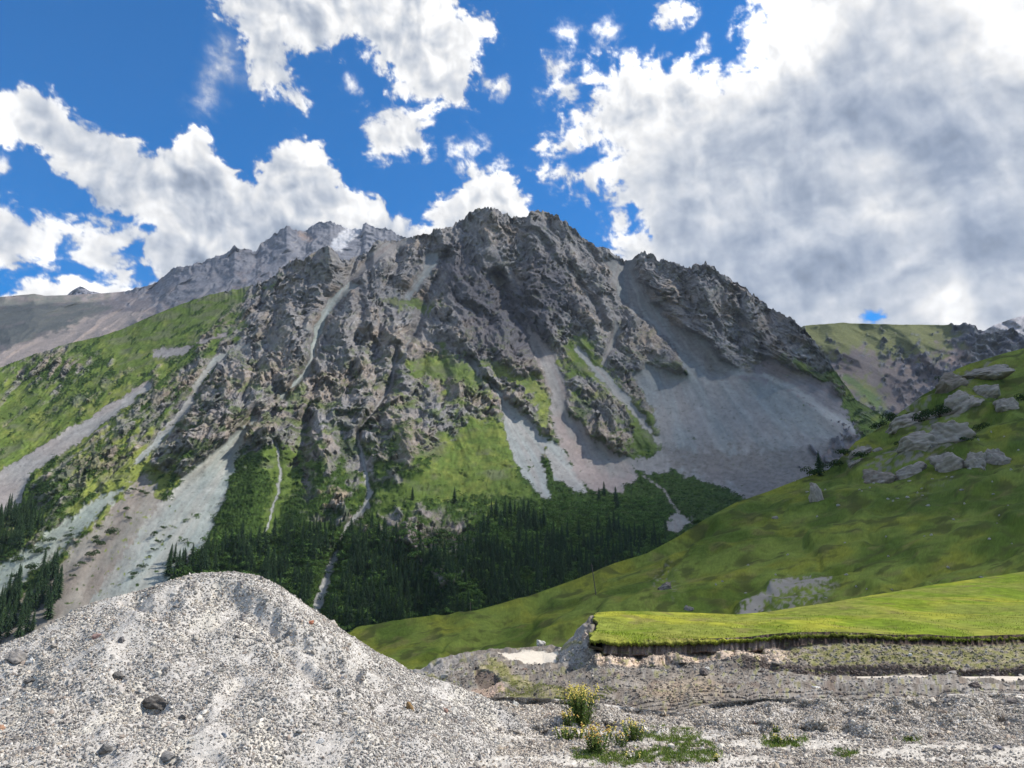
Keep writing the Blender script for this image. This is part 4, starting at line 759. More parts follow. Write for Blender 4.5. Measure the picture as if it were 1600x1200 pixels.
# ------------------------------------------------------------------ loose stones (numpy instancing into one mesh)
rs = np.random.RandomState(5)
def ico(sub=0):
    t_ = (1+5**.5)/2
    v = np.array([(-1,t_,0),(1,t_,0),(-1,-t_,0),(1,-t_,0),(0,-1,t_),(0,1,t_),(0,-1,-t_),(0,1,-t_),(t_,0,-1),(t_,0,1),(-t_,0,-1),(-t_,0,1)], float)
    v /= np.linalg.norm(v[0])
    f = [(0,11,5),(0,5,1),(0,1,7),(0,7,10),(0,10,11),(1,5,9),(5,11,4),(11,10,2),(10,7,6),(7,1,8),(3,9,4),(3,4,2),(3,2,6),(3,6,8),(3,8,9),(4,9,5),(2,4,11),(6,2,10),(8,6,7),(9,8,1)]
    for _ in range(sub):
        v = list(map(tuple, v)); cache = {}; nf = []
        def md(a, b):
            k = (min(a, b), max(a, b))
            if k not in cache:
                m_ = np.array(v[a])+np.array(v[b]); m_ /= np.linalg.norm(m_); cache[k] = len(v); v.append(tuple(m_))
            return cache[k]
        for a, b, c in f:
            d, e, g_ = md(a, b), md(b, c), md(c, a); nf += [(a,d,g_),(b,e,d),(c,g_,e),(d,e,g_)]
        f = nf; v = np.array(v)
    return np.array(v), np.array(f)
IV, IF = ico(0)
OV = np.array([(1,0,0),(-1,0,0),(0,1,0),(0,-1,0),(0,0,1),(0,0,-1)], float); OF = np.array([(0,2,4),(2,1,4),(1,3,4),(3,0,4),(2,0,5),(1,2,5),(3,1,5),(0,3,5)])
def stones(name, pos, size, cols, mat, base='ico'):
    BV, BF = (IV, IF) if base == 'ico' else (OV, OF)
    n = len(pos); nv = len(BV)
    j = 1+.38*(rs.rand(8, nv)-.5)*2
    var = rs.randint(0, 8, n)
    v = BV[None]*j[var][..., None]*np.stack([1+.35*rs.rand(n), .75+.3*rs.rand(n), .45+.35*rs.rand(n)], 1)[:, None]
    q = rs.normal(size=(n, 4)); q[:, 0] += .4; q /= np.linalg.norm(q, axis=1)[:, None]
    w_, a, b, c = q.T
    R = np.stack([np.stack([1-2*(b*b+c*c), 2*(a*b-c*w_), 2*(a*c+b*w_)], 1), np.stack([2*(a*b+c*w_), 1-2*(a*a+c*c), 2*(b*c-a*w_)], 1), np.stack([2*(a*c-b*w_), 2*(b*c+a*w_), 1-2*(a*a+b*b)], 1)], 1)
    v = np.einsum('nij,nvj->nvi', R, v)*size[:, None, None]+pos[:, None]
    f = (BF[None]+(np.arange(n)*nv)[:, None, None]).reshape(-1, 3)
    return obj(name, mesh_np(name, v.reshape(-1, 3), f, np.repeat(cols, nv, 0), False), mat)
def stone_cols(n, warm=.5):
    pal = np.array([(.36,.35,.33),(.28,.27,.26),(.20,.19,.19),(.44,.43,.41),(.58,.57,.55),(.29,.25,.225),(.14,.135,.135),(.33,.32,.315),(.37,.335,.285),(.24,.235,.24),(.21,.22,.23)])
    p_ = np.array([.2,.17,.1,.14,.07,.06,.05,.09,.06,.04,.02]); p_ /= p_.sum()
    return np.clip(np.array([.90,.845,.765])*pal[rs.choice(len(pal), n, p=p_)]*(.85+.3*rs.rand(n, 1)), .03, .8)
mt_stone = mat_col('stone', .9, 45, .18, .35, 90, .006, spec=.15)
mt_dust = mat_col('dusty_stone', .95, 2.5, .2, .7, 5, .25)
def project(p):
    d = p-EYE; f_ = d[..., 1]*CP+d[..., 2]*SP; u_ = -d[..., 1]*SP+d[..., 2]*CP
    return 800+F_PX*d[..., 0]/f_, 600-F_PX*u_/f_, f_
# gravel covering the heap: more stones where the heap shows larger
n = 460000
cx_ = rs.uniform(-8.2, 2.0, n); cy_ = rs.uniform(2.3, 9.6, n); cz_ = pile_z(cx_, cy_); pp = np.stack([cx_, cy_, cz_], 1)
px_, py_, pf = project(pp)
ridge_y = np.interp(cx_, rp[:, 0], rp[:, 1])
ok = (px_ > -60)&(px_ < 1200)&(py_ < 1240)&(pf > 2.)&(cz_ > -.05)&(cy_ < ridge_y+.35)
fine_ = fbm(cx_/.45, cy_/.6, 3, 501)
ok &= rs.rand(n) < .9*np.clip(5.0/pf, .35, 1)**.5*(1-.6*sstep(.2, .7, fine_))
pp = pp[ok]; fz = fine_[ok]
sz = .0062+.0095*rs.rand(len(pp))**2.2; big_ = rs.rand(len(pp)) < .017; sz[big_] = .015+.018*rs.rand(big_.sum())**2
sz *= 1-.35*sstep(0, .5, fz); pp[:, 2] += sz*.15
o = stones('gravel_stones', pp, sz, stone_cols(len(pp)), mt_stone); tag(o, 'loose pale gravel stones covering the big heap', kind='stuff')
# gravel on the flat ground and the berm
n = 210000
ix = rs.uniform(-40, 1680, n); t_ = rs.rand(n); gyt = np.interp(ix, *np.array(G0)[:, :2].T); iy = gyt+1.5+(1230-gyt)*t_**1.25
jj = np.clip((ix-G.xs[0])/1.5, 0, len(G.xs)-1.01).astype(int)
gyc = G.y[:, jj]; ii = np.clip((gyc < iy[None]).sum(0), 1, G.y.shape[0]-1)
pp = G.P[ii, jj]+np.stack([rs.normal(0, .01, n), rs.normal(0, .01, n), np.zeros(n)], 1)
px_, py_, pf = project(pp)
dusty = sstep(-.1, .4, fbm(pp[:, 0]/1.1, pp[:, 1]/.5, 4, 375)+.25)*sstep(1130, 1155, py_)
ok = (rs.rand(n) < (1-.93*dusty))&(pile_z(pp[:, 0], pp[:, 1]) < pp[:, 2]-.01)
pp = pp[ok]; sz = .006+.010*rs.rand(len(pp))**2.5; big_ = rs.rand(len(pp)) < .008; sz[big_] = .018+.025*rs.rand(big_.sum())**2
pp[:, 2] += sz*.2
o = stones('ground_stones', pp, sz, stone_cols(len(pp))*np.array([1.12,1.08,1.02]), mt_stone); tag(o, 'loose gravel on the low berm and dusty ground', kind='stuff')
# clods and rubble over the dug ground
n = 26000
ix = rs.uniform(640, 1690, n); top_ = np.interp(ix, *np.array(D1)[:, :2].T); iy = top_+1+(1112-top_)*rs.rand(n)
jj = np.clip((ix-D.xs[0]), 0, len(D.xs)-1.01).astype(int); ii = np.clip((D.y[:, jj] < iy[None]).sum(0), 1, D.y.shape[0]-1)
pp = D.P[ii, jj].copy(); fl_ = flat[ii, jj]; grm = gr[ii, jj]; zz = D.z[ii, jj]
ok = (rs.rand(n) > fl_*.995+.6*grm); pp = pp[ok]; zz = zz[ok]
sz = (.016+.05*rs.rand(len(pp))**4)*(zz/22)**.7
cs = D_col = np.clip(dc[ii, jj][ok]*(.6+.9*rs.rand(len(pp), 1)), .03, .7)
o = stones('rubble', pp+np.stack([sz*0, sz*0, sz*.2], 1), sz, cs, mt_stone); tag(o, 'small rubble and clods scattered over the dug earth', kind='stuff')

# ------------------------------------------------------------------ boulders and outcrops
RV, RF = ico(4)
def rock_mesh(name, seed, strata=.5, sub=None, rough=1.0, col=(.25,.23,.215)):
    V, Fc = (RV, RF) if sub is None else ico(sub)
    V = V.copy(); s_ = seed*17
    # cut by random planes for flat faces, then roughen
    r_ = np.random.RandomState(seed)
    for k in range(24):
        nrm = r_.normal(size=3); nrm /= np.linalg.norm(nrm); h_ = .5+.42*r_.rand(); d_ = V@nrm; V -= np.outer(np.clip(d_-h_, 0, None)*.92, nrm)
    nz_ = fbm(V[:, 0]*1.7+V[:, 2]*.6+seed, V[:, 1]*1.7+V[:, 2]*1.1, 4, s_)
    crk = ridged(V[:, 0]*1.2+seed, V[:, 2]*3.4+V[:, 1]*.8, 4, s_+3)
    V *= (1+rough*(.22*nz_-.20*strata*(crk-.6)+.05))[:, None]
    c = np.array(col)*(1+.30*fbm(V[:, 0]*5, V[:, 2]*6+V[:, 1]*4, 4, s_+5))[:, None]
    dk = sstep(.9, 1.5, crk)*.45*strata
    c = c*(1-dk)[:, None]; c = c+(np.array([.34,.31,.27])-c)*(sstep(.15, .8, fbm(V[:, 0]*3+4, V[:, 2]*4+V[:, 1]*3, 3, s_+9))*.5)[:, None]
    return mesh_np(name, V, Fc, np.clip(c, .03, .75), sub is None or sub > 2)
mt_rockb = mat_col('outcrop_rock', .93, .4, .18, .7, 1.4, .5)
mt_rocks = mat_col('boulder_rock', .93, 6, .18, .6, 20, .02)
protos = {}
def rock(name, layer, px_, py_, wpx, hpx, label, cat, seed, rot=0., dpx=None, mat=None, group=None, sink=.28, col=(.25,.23,.215), strata=.5, sub=None):
    key = (seed, col, sub, strata)
    if key not in protos: protos[key] = rock_mesh(name, seed, strata, sub, 1.0, col)
    me = protos[key]
    p = layer.at(px_, py_); z_ = (p-EYE)[1]*CP+(p-EYE)[2]*SP; s_ = z_/F_PX
    o = bpy.data.objects.new(name, me); COL.objects.link(o)
    if not me.materials: me.materials.append(mat or mt_rockb)
    o.scale = (wpx*.5*s_*1.15, (dpx or wpx*.8)*.5*s_, hpx*.5*s_*1.25)
    o.location = (p[0], p[1], p[2]+(0.5-sink)*hpx*s_*.4)
    o.rotation_euler = (0, -rot, random.uniform(-.3, .3))
    tag(o, label, cat, group); return o
OC = [(1373,737,52,30,'brown-grey rounded cliff block at the lower left end of the outcrop on the green hillside',1,.05),(1421,733,48,25,'pale sloping slab leaning right against the brown-grey rounded block',2,.15),
 (1433,704,62,30,'long layered grey outcrop with dark horizontal cracks above the rounded block',3,.08),(1442,688,26,18,'small blocky grey knob on top of the long layered outcrop',4,0),(1488,686,72,36,'largest grey rock mass at the top of the hillside outcrop',5,.05),(1476,670,40,14,'pale flat cap rock on the left of the largest grey rock mass',6,.1),
 (1487,722,50,32,'grey boulder mass below the largest rock, left of the pinkish slab',7,.35),(1524,722,34,26,'pinkish grey split slab in the middle of the lower boulder row',8,-.1),(1556,708,34,28,'pale cleft boulder at the right end of the lower boulder row',9,-.2),
 (1577,636,34,26,'lone grey rock face beside a dark bush at the right edge of the hillside',10,.1),(1279,780,26,36,'isolated upright jagged rock standing in the grass left of the outcrops',11,.2),
 (1415,658,58,24,'broken pale crag with dark bushes on the upper shoulder of the hill',12,.45),(1450,645,46,22,'streaked grey crag between dark bushes on the upper shoulder',13,.4),(1500,628,66,30,'long tilted pale rock rib rising to the right on the upper hillside',14,.6),(1540,612,46,20,'upper end of the tilted pale rock rib',15,.5),
 (1488,604,54,26,'dark grey crag on the skyline of the hill above the tilted rib',16,.35),(1545,586,74,20,'long flat grey ledge near the top right of the hill',17,.1),(1556,574,44,14,'thin pale ledge highest on the hillside at the right',18,.1),(1340,704,44,18,'low rock rib on the hill edge beside the scree basin',19,.6),
 (1336,722,24,9,'white tilted slab lying on the hill edge left of the rounded block',20,.5),(1371,702,18,8,'small pale slab in the grass above the rounded block',21,.5),(1038,918,24,14,'dark hollowed rock in the grass left on the hillside',22,.2),(1213,812,11,5,'small pale flat boulder lying on smooth turf left on the hill',23,0),(1076,951,15,8,'pale boulder just above the far edge of the grass bench',24,.2)]
for (a, b, w_, h_, lab, sd_, rt_) in OC:
    rock('rock_outcrop' if w_ > 16 else 'boulder', H, a, b+h_*.3, w_*1.05, h_*1.25, lab, 'rock outcrop' if w_ > 16 else 'boulder', sd_, rt_, col=(.17,.14,.115) if sd_ in (1, 22, 16) else (.225,.195,.165), sink=.3, strata=.45)
# scattered small white boulders
spots = [(1290,768),(1345,772),(1349,776),(1360,766),(1385,774),(1394,778),(1400,770),(1416,772),(1438,756),(1432,764),(1440,768),(1456,746),(1478,742),(1487,744),(1550,752),(1550,765),(1600,726),(1561,804),(1490,814),(1387,865),(1445,842),(1456,840),(1393,920),(1338,920),(1354,921),(1323,903),(1290,932),(1410,916),(1533,904),(1580,842),(1130,916),(1120,922),(1164,922),(1170,888),(1180,945),(1310,792),(1276,806),(1242,752),(1260,765),(1530,700),(1570,690),(1549,685),(1515,735),(1580,736),(1590,700),(1450,790),(1484,802),(1384,838),(1320,850),(1232,872),(1212,900),(1480,880),(1546,846),(1558,820),(1575,790),(1505,780),(1347,741),(1420,748),(1365,756),(1502,766)]
for i, (a, b) in enumerate(spots):
    rock('hill_boulder', H, a, b, random.choice((3.2,3.8,4.5,5.5,7.5)), random.uniform(2.0, 4.2), 'small pale boulder lying in the turf of the shaded hillside', 'boulder', 30+i % 4, random.uniform(-.2, .3), group='small pale boulders dotted over the shaded hillside', col=(.31,.29,.26), sub=2)
# stones near the diggings
DS = [(845,1001,17,13,'pale block of rock standing on the far rim of the sandy pad','boulder',(.5,.47,.4),.0),(821,1046,9,6,'small brown stone on the spoil left of the bench end','stone',(.28,.19,.14),0),(912,992,13,15,'brownish rock stuck in the slope at the end of the grass bench','boulder',(.38,.3,.24),.5),
 (1100,1051,17,13,'dark round boulder below a pale slab on the spoil bank','boulder',(.12,.10,.09),0),(1101,1043,18,7,'pale flat slab resting on top of the dark boulder','stone slab',(.46,.43,.38),.1),(1276,1074,15,6,'white flat stone on the grey spoil below the road edge','stone',(.55,.52,.47),0),
 (1524,1075,24,11,'dark lump of earth and rock behind the berm at the right','boulder',(.11,.09,.08),0),(695,1060,14,9,'pale stone on the mound beside the foot of the heap','stone',(.42,.39,.33),.3),(1486,1052,20,8,'grey rock sticking out of the lower cut below the terrace','rock',(.33,.3,.27),.1),(1422,1023,8,5,'bright white stone on the grassy terrace below the bench','stone',(.6,.57,.5),0),
 (1190,1052,8,6,'small dark clod on the spoil beside the lower cut','clod',(.10,.08,.07),0),(1040,978,0,0,'','',0,0),(1470,1021,10,4,'flat pale stone right of the bright white stone on the terrace','stone',(.42,.38,.33),0),(1230,1004,0,0,'','',0,0)]
for k, (a, b, w_, h_, lab, cat, c, r) in enumerate(DS):
    if w_: rock(cat.replace(' ', '_'), D, a, b+h_*.4, w_, h_, lab, cat, 50+k, r, mat=mt_rocks, col=c, sub=3, sink=0)
GS = [(805,1100,13,11,'pale angular stone on the crest of the gravel berm left of the tall flowers','stone',(.5,.48,.43)),(824,1079,0,0,'','',0),(940,1128,9,7,'small dark stone right of the tall yellow flowers','stone',(.14,.13,.14)),(1244,1136,11,8,'white stone on the face of the berm above the small weeds','stone',(.62,.6,.56)),(1582,1098,22,12,'dark rough lump in the berm at the right edge','stone',(.17,.15,.14)),
 (1480,1100,12,8,'grey stone under the crest of the berm on the right','stone',(.25,.24,.24)),(1275,1104,14,9,'dark stone near the crest of the berm','stone',(.2,.19,.19)),(1560,1168,16,8,'flat dark stone on the dusty ground at the lower right','stone',(.19,.18,.2)),(1395,1122,13,8,'grey-green stone low on the berm right of the weeds','stone',(.24,.24,.22)),(1182,1131,8,6,'small rusty brown stone on the berm','stone',(.3,.17,.12)),(1330,1132,10,7,'round grey stone midway down the berm','stone',(.3,.29,.29))]
for k, (a, b, w_, h_, lab, cat, c) in enumerate(GS):
    if w_: rock(cat, G, a, b+h_*.3, w_, h_, lab, cat, 70+k, random.uniform(-.3, .3), mat=mt_rocks, col=c, sub=3, sink=.1)
class PileAt:
    def at(s, a, b):
        lo, hi = 3.0, 12.0
        zs = np.linspace(3, 10, 500); q = P3(np.full(500, a), np.full(500, b), zs); inside = q[:, 2] < pile_z(q[:, 0], q[:, 1])
        k = int(np.argmax(inside)) if inside.any() else 499
        return q[k]
PS = [(642,1110,13,20,'upright brown stone on the right flank of the heap','stone',(.26,.16,.07)),(150,996,18,11,'rounded pinkish stone high on the left side of the heap','stone',(.34,.22,.19)),(189,1002,11,15,'dark upright stone beside the pinkish stone','stone',(.15,.14,.14)),(49,1035,12,12,'bright white stone on the left edge of the heap','stone',(.66,.64,.6)),(24,1028,34,20,'large half-buried grey rock on the left shoulder of the heap','stone',(.23,.21,.19)),
 (242,1100,44,26,'dark rock standing in for the shade of the hollow in the middle of the heap','stone',(.095,.085,.075)),(182,1056,20,12,'dark stone above the rock in the hollow','stone',(.14,.13,.12)),(272,930,12,9,'pale stone just under the crest of the heap','stone',(.5,.48,.44)),(484,974,14,7,'rust red stone on the right slope of the heap','stone',(.42,.17,.1)),(532,1061,10,7,'small dark blue-grey stone on the right flank','stone',(.13,.14,.17)),(500,1160,12,10,'white stone near the bottom of the heap','stone',(.6,.58,.55)),  # first rock here is dark in place of the hollow's shade
 (167,1172,22,16,'dark stone at the bottom left of the heap','stone',(.16,.15,.14)),(255,1185,34,14,'grey flat rock at the bottom edge of the heap','stone',(.2,.19,.18)),(455,1128,9,8,'small chalk white stone low on the heap','stone',(.64,.62,.58)),(48,1065,26,12,'dark elongated stone lying left below the white stone','stone',(.15,.14,.13)),(327,1054,12,10,'grey angular stone in the centre of the heap','stone',(.4,.38,.37)),(695,1112,12,9,'reddish stone near the right foot of the heap','stone',(.3,.18,.14)),(0,1140,16,10,'orange-brown stone at the left edge of the picture','stone',(.42,.24,.15)),
 (350,1150,13,9,'blue-grey stone below the rock in the hollow','stone',(.28,.3,.33)),(590,1120,8,6,'small white pebble left of the brown upright stone','stone',(.6,.58,.54))]
pa = PileAt()
for k, (a, b, w_, h_, lab, cat, c) in enumerate(PS):
    rock(cat, pa, a, b, w_, h_, lab, cat, 90+k, random.uniform(-.4, .4), mat=mt_rocks, col=c, sub=3, sink=.35)
# ------------------------------------------------------------------ spruces
mt_spr = mat_col('spruce_needles', .95, .5, .3, 0)
mt_brk = mat_col('bark', .95, 2, .2, 0)
def spruce_mesh(seed, tiers=16, n=9):
    r_ = np.random.RandomState(seed); V = []; Fc = []; C_ = []
    def add(v, c): V.append(v); C_.append(c); return len(V)-1
    slim = .105+.05*r_.rand()
    for k in range(tiers):
        t_ = k/(tiers-1); zc = .05+.93*t_; R = slim*(1-t_)**.82*(.8+.4*r_.rand())+.006
        if k < 2: R *= .75
        a0 = r_.rand()*6.3; ap = add((r_.normal(0, .004), r_.normal(0, .004), zc+.075*(1-.4*t_)), (.020,.036,.014))
        ring = []
        for i in range(2*n):
            a = a0+pi*i/n+r_.normal(0, .08); rr = R*((1.15+.35*r_.rand()) if i % 2 else (.45+.2*r_.rand()))
            b_ = .7+.6*r_.rand()
            ring.append(add((rr*cos(a), rr*sin(a), zc-(.035 if i % 2 else .0)-.02*r_.rand()), (.036*b_, .064*b_, .028*b_) if i % 2 else (.016,.028,.013)))
        for i in range(2*n): Fc.append((ap, ring[i], ring[(i+1) % (2*n)]))
    return mesh_np('spruce_crown', np.array(V), np.array(Fc), np.array(C_), False)
def trunk_mesh():
    V = []; Fc = []
    for k, (z_, r_) in enumerate(((-.06,.013),(.12,.011),(.5,.006))):
        for i in range(6): V.append((r_*cos(i*pi/3), r_*sin(i*pi/3), z_))
    for k in range(2):
        for i in range(6): Fc.append((k*6+i, k*6+(i+1) % 6, (k+1)*6+(i+1) % 6, (k+1)*6+i))
    return mesh_np('spruce_trunk', V, Fc, [(.09,.065,.045)]*18, True)
SPM = [spruce_mesh(s_) for s_ in (1, 2, 3, 4, 5)]; TRK = trunk_mesh()
for me in SPM: me.materials.append(mt_spr)
TRK.materials.append(mt_brk)
FOR = [ # polygon, how many, height m (lo, hi), label, group
 ([(262,868),(290,868),(330,860),(400,850),(430,838),(470,842),(505,850),(520,870),(508,900),(490,960),(470,1000),(420,960),(400,900),(300,905),(262,910)], 140, (24, 36), 'dark pointed spruce in the dense belt left of the stony stream bed', 'spruces in the belt left of the stream bed'),
 ([(528,862),(560,862),(600,868),(640,872),(680,880),(720,868),(770,858),(800,862),(800,965),(700,985),(600,1000),(500,1000),(506,950),(522,900)], 300, (24, 38), 'dark pointed spruce in the broad forest belt at the mountain foot', 'spruces in the broad belt right of the stream bed'),
 ([(800,840),(835,820),(860,830),(890,850),(920,835),(960,830),(1000,835),(1035,832),(1050,845),(1000,880),(900,925),(800,960)], 165, (24, 36), 'dark pointed spruce in the forest right of centre above the green hillside', 'spruces at the right end of the forest'),
 ([(-10,805),(30,795),(60,796),(66,830),(30,860),(-10,880)], 46, (26, 38), 'tall dark spruce in the stand at the left edge below the stony band', 'spruces at the left edge, upper stand'),
 ([(-10,960),(20,930),(50,905),(75,890),(98,900),(96,940),(60,975),(40,1000),(-10,1015)], 34, (34, 46), 'tall dark spruce in the loose stand beyond the left end of the heap', 'spruces beyond the left end of the heap'),
 ([(765,810),(790,800),(840,800),(860,815),(820,850),(770,860),(740,850)], 34, (22, 34), 'spruce standing apart among bushes above the forest edge', 'loose spruces above the forest edge'),
 ([(480,830),(560,820),(600,840),(640,850),(600,870),(500,860)], 36, (20, 32), 'spruce at the ragged upper forest edge left of centre', 'spruces at the upper forest edge')]
trees = []
for poly, n, hr, lab, grp in FOR:
    A = np.array(poly, float); k = 0; placed = []; tries = 0
    while k < n and tries < 40000:
        tries += 1
        a = random.uniform(A[:, 0].min(), A[:, 0].max()); b = random.uniform(A[:, 1].min(), A[:, 1].max())
        if sdf(np.array([a]), np.array([b]), poly)[0] < 0: continue
        if any(abs(a-q[0]) < 5.0 and abs(b-q[1]) < 5.0 for q in placed): continue
        if float(perlin(np.array([a/40]), np.array([b/26]), 601)[0]) < -.10 and random.random() < .85: continue
        dS, wS = pline(np.array([a]), np.array([b]), [(526,864,6),(516,890,7),(502,930,9),(492,968,10),(488,1000,10)])
        yy_ = np.arange(b-40, b+1, 4.); xx_ = np.interp(yy_, [806,824,842,864,890,930,968,1000], [556,540,530,526,516,502,492,488], left=-999, right=488)
        if dS[0] < wS[0] or np.abs(xx_-a).min() < (15 if b > 880 else 7): continue
        placed.append((a, b)); k += 1; trees.append((a, b, random.uniform(*hr)*(random.uniform(.5, .85) if random.random() < .35 else 1), lab, grp))
solo = [(710,786,26,'small lone spruce in the bushes below the bright meadow'),(1281,742,40,'single dark spruce on the edge of the hillside below the scree basin'),(75,968,44,'lone slim spruce on the brown scree just beyond the heap'),(80,905,44,'tall spruce on the left edge of the brown scree'),(644,783,22,'small spruce on the rib left of the bright meadow'),
 (936,782,20,'small lone spruce under the toe of the middle scree fan'),(944,776,24,'small spruce right beside another under the scree fan'),(962,790,30,'taller spruce right of the middle scree fan'),(548,838,30,'spruce at the bend of the pale stream bed'),(965,800,28,'spruce below the taller one right of the fan'),(1040,830,20,'low spruce beside the small pale landslip')]
def z_of(p): return (p[1])*CP+(p[2]-EYE[2])*SP
def add_tree(p, h, lab, grp, parts, seed):
    if parts:
        e = empty('spruce_tree', p); c = bpy.data.objects.new('crown', SPM[seed % 5]); t_ = bpy.data.objects.new('trunk', TRK)
        for q in (c, t_): COL.objects.link(q); q.parent = e
        e.scale = (h, h, h); e.rotation_euler = (0, 0, random.uniform(0, 6)); o = e
    else:
        o = bpy.data.objects.new('spruce_tree', SPM[seed % 5]); COL.objects.link(o); o.location = p; w_ = random.uniform(.8, 1.6); o.scale = (h*w_, h*w_, h); o.rotation_euler = (0, 0, random.uniform(0, 6))
    tag(o, lab, 'spruce', grp); return o
for a, b, h, lab in solo:
    p = (H if a == 1281 else M).at(a, b); s_ = z_of(p); hh_ = h/F_PX*s_*1.0
    t0 = add_tree(p, hh_, lab, None, True, int(a)); t0.scale = (hh_*1.5, hh_*1.5, hh_)
trees = [(M.at(a, b), h, lab, grp) for a, b, h, lab, grp in trees]
trees = [t_ for t_ in trees]
trees.sort(key=lambda t_: -t_[1]/z_of(t_[0]))
for i, (p, h, lab, grp) in enumerate(trees[:288]): add_tree(p, h, lab, grp, i < 60, i)
V_ = []; F_ = []; C_ = []; off = 0
base = []
for me in SPM:
    v = np.zeros(len(me.vertices)*3, np.float32); me.vertices.foreach_get('co', v); f = np.zeros(len(me.loops), np.int32); me.loops.foreach_get('vertex_index', f)
    c = np.zeros(len(me.vertices)*4, np.float32); me.color_attributes['Col'].data.foreach_get('color', c); base.append((v.reshape(-1, 3), f.reshape(-1, 3), c.reshape(-1, 4)[:, :3]))
for i, (p, h, lab, grp) in enumerate(trees[288:]):
    v, f, c = base[i % 5]; a = random.uniform(0, 6); wv = random.uniform(.8, 1.6); R_ = np.array([[cos(a), -sin(a), 0], [sin(a), cos(a), 0], [0, 0, 1]])
    V_.append(v@R_.T*h*np.array([wv, wv, 1])+p); F_.append(f+off); C_.append(c); off += len(v)
o = obj('spruce_forest', mesh_np('spruce_forest', np.concatenate(V_), np.concatenate(F_), np.concatenate(C_), False), mt_spr); tag(o, 'dark spruces filling the rest of the forest belt at the mountain foot', kind='stuff')

# ------------------------------------------------------------------ bushes
mt_leaf = mat_col('bush_leaves', .95, .8, .25, 0)
def clump(seed, n=70, r=.32):
    r_ = np.random.RandomState(seed); V = []; Fc = []; C_ = []
    lob = r_.normal(size=(5, 3))*np.array([.5,.5,.15])+np.array([0,0,.42])
    for k in range(n):
        c = lob[r_.randint(5)]; d = r_.normal(size=3); d /= np.linalg.norm(d); d[2] = abs(d[2])*.9; p = c+d*(.42+.12*r_.rand())*np.array([1,1,.85])
        s_ = r*(.5+.5*r_.rand()); a = np.cross(d, r_.normal(size=3)); a /= np.linalg.norm(a)+1e-6; b = np.cross(d, a); b_ = .65+.7*r_.rand(); i = len(V)
        for u_, w_ in ((1, 0), (-.5, .86), (-.5, -.86)): V.append(p+(a*u_+b*w_)*s_*.5+d*.05)
        Fc.append((i, i+1, i+2)); C_ += [(.038*b_, .068*b_, .018*b_)]*3
    return np.array(V), np.array(Fc), np.array(C_)
CLM = [clump(s_, 90) for s_ in range(5)]
def bush_cloud(name, pts, label, tint=(1, 1, 1)):
    V_ = []; F_ = []; C_ = []; off = 0
    for i, (p, s_) in enumerate(pts):
        v, f, c = CLM[i % 5]; a = random.uniform(0, 6); R_ = np.array([[cos(a), -sin(a), 0], [sin(a), cos(a), 0], [0, 0, 1]])
        V_.append(v@R_.T*s_+p); F_.append(f+off); C_.append(c*np.array(tint)*random.uniform(.6, 1.5)); off += len(v)
    o = obj(name, mesh_np(name, np.concatenate(V_), np.concatenate(F_), np.clip(np.concatenate(C_), 0, 1), False), mt_leaf); tag(o, label, kind='stuff'); return o
def sample_mask(Ly, mask, n, lo, hi, sink=.2):
    p_ = mask.ravel().astype(float); p_ /= p_.sum(); idx = np.random.RandomState(3).choice(p_.size, n, p=p_, replace=False); pts = Ly.P.reshape(-1, 3)[idx]
    return [(q-np.array([0, 0, sink]), random.uniform(lo, hi)) for q in pts]
mk = np.clip(shm*(1-rockm)*(1-scm), 0, 1)*(M.y < 1000)*(M.y > 560)
bush_cloud('mountain_scrub', sample_mask(M, mk, 5200, 2.2, 6.0), 'dark juniper scrub in patches over the lower mountain slopes')
_d, _w = pline(M.x, M.y, [(526,864,4),(516,890,6),(502,930,9),(492,968,10),(488,1000,10)])
mk2 = (_d > _w+4)*((sdf(M.x, M.y, [(262,850),(500,830),(700,830),(860,790),(1060,780),(1050,850),(900,925),(700,990),(500,1010),(400,960),(262,905)]) > 0)*(scm < .4)).astype(float)
bush_cloud('undergrowth', sample_mask(M, mk2, 4200, 3.5, 9.), 'lighter green broadleaf undergrowth between the spruces', (1.35, 1.35, 1.25))
bme = []
for k in range(4):
    v, f, c = clump(20+k, 460, .2); me = mesh_np('bush', v, f, np.clip(c*.62, 0, 1), False); me.materials.append(mt_leaf); bme.append(me)
def bush(Ly, a, b, wpx, lab, grp=None, flat_=1.0, name='bush', cat='bush'):
    p = Ly.at(a, b); s_ = z_of(p)/F_PX*wpx*.62
    o = bpy.data.objects.new(name, bme[int(a) % 4]); COL.objects.link(o); o.location = (p[0], p[1]-.2*s_, p[2]+.12*s_); o.scale = (s_, s_, s_*flat_*1.15); o.rotation_euler = (0, 0, random.uniform(0, 6)); tag(o, lab, cat, grp)
for a, b, w_ in ((155,826,11),(174,840,20),(150,846,12),(158,856,16),(142,874,18),(125,888,13),(115,903,8),(196,800,10),(202,813,9),(220,772,10),(228,775,9),(205,770,10),(256,828,9),(241,840,12),(248,850,10),(265,842,8),(240,862,8),(233,873,6),(220,890,12),(208,902,12),(106,842,12),(80,850,14),(58,870,18),(44,862,14),(30,880,16),(72,862,10),(50,895,20),(24,905,12)):
    bush(M, a, b, w_, 'low dark green bush growing alone on the scree fan left of the forest', 'single bushes on the left scree fans')
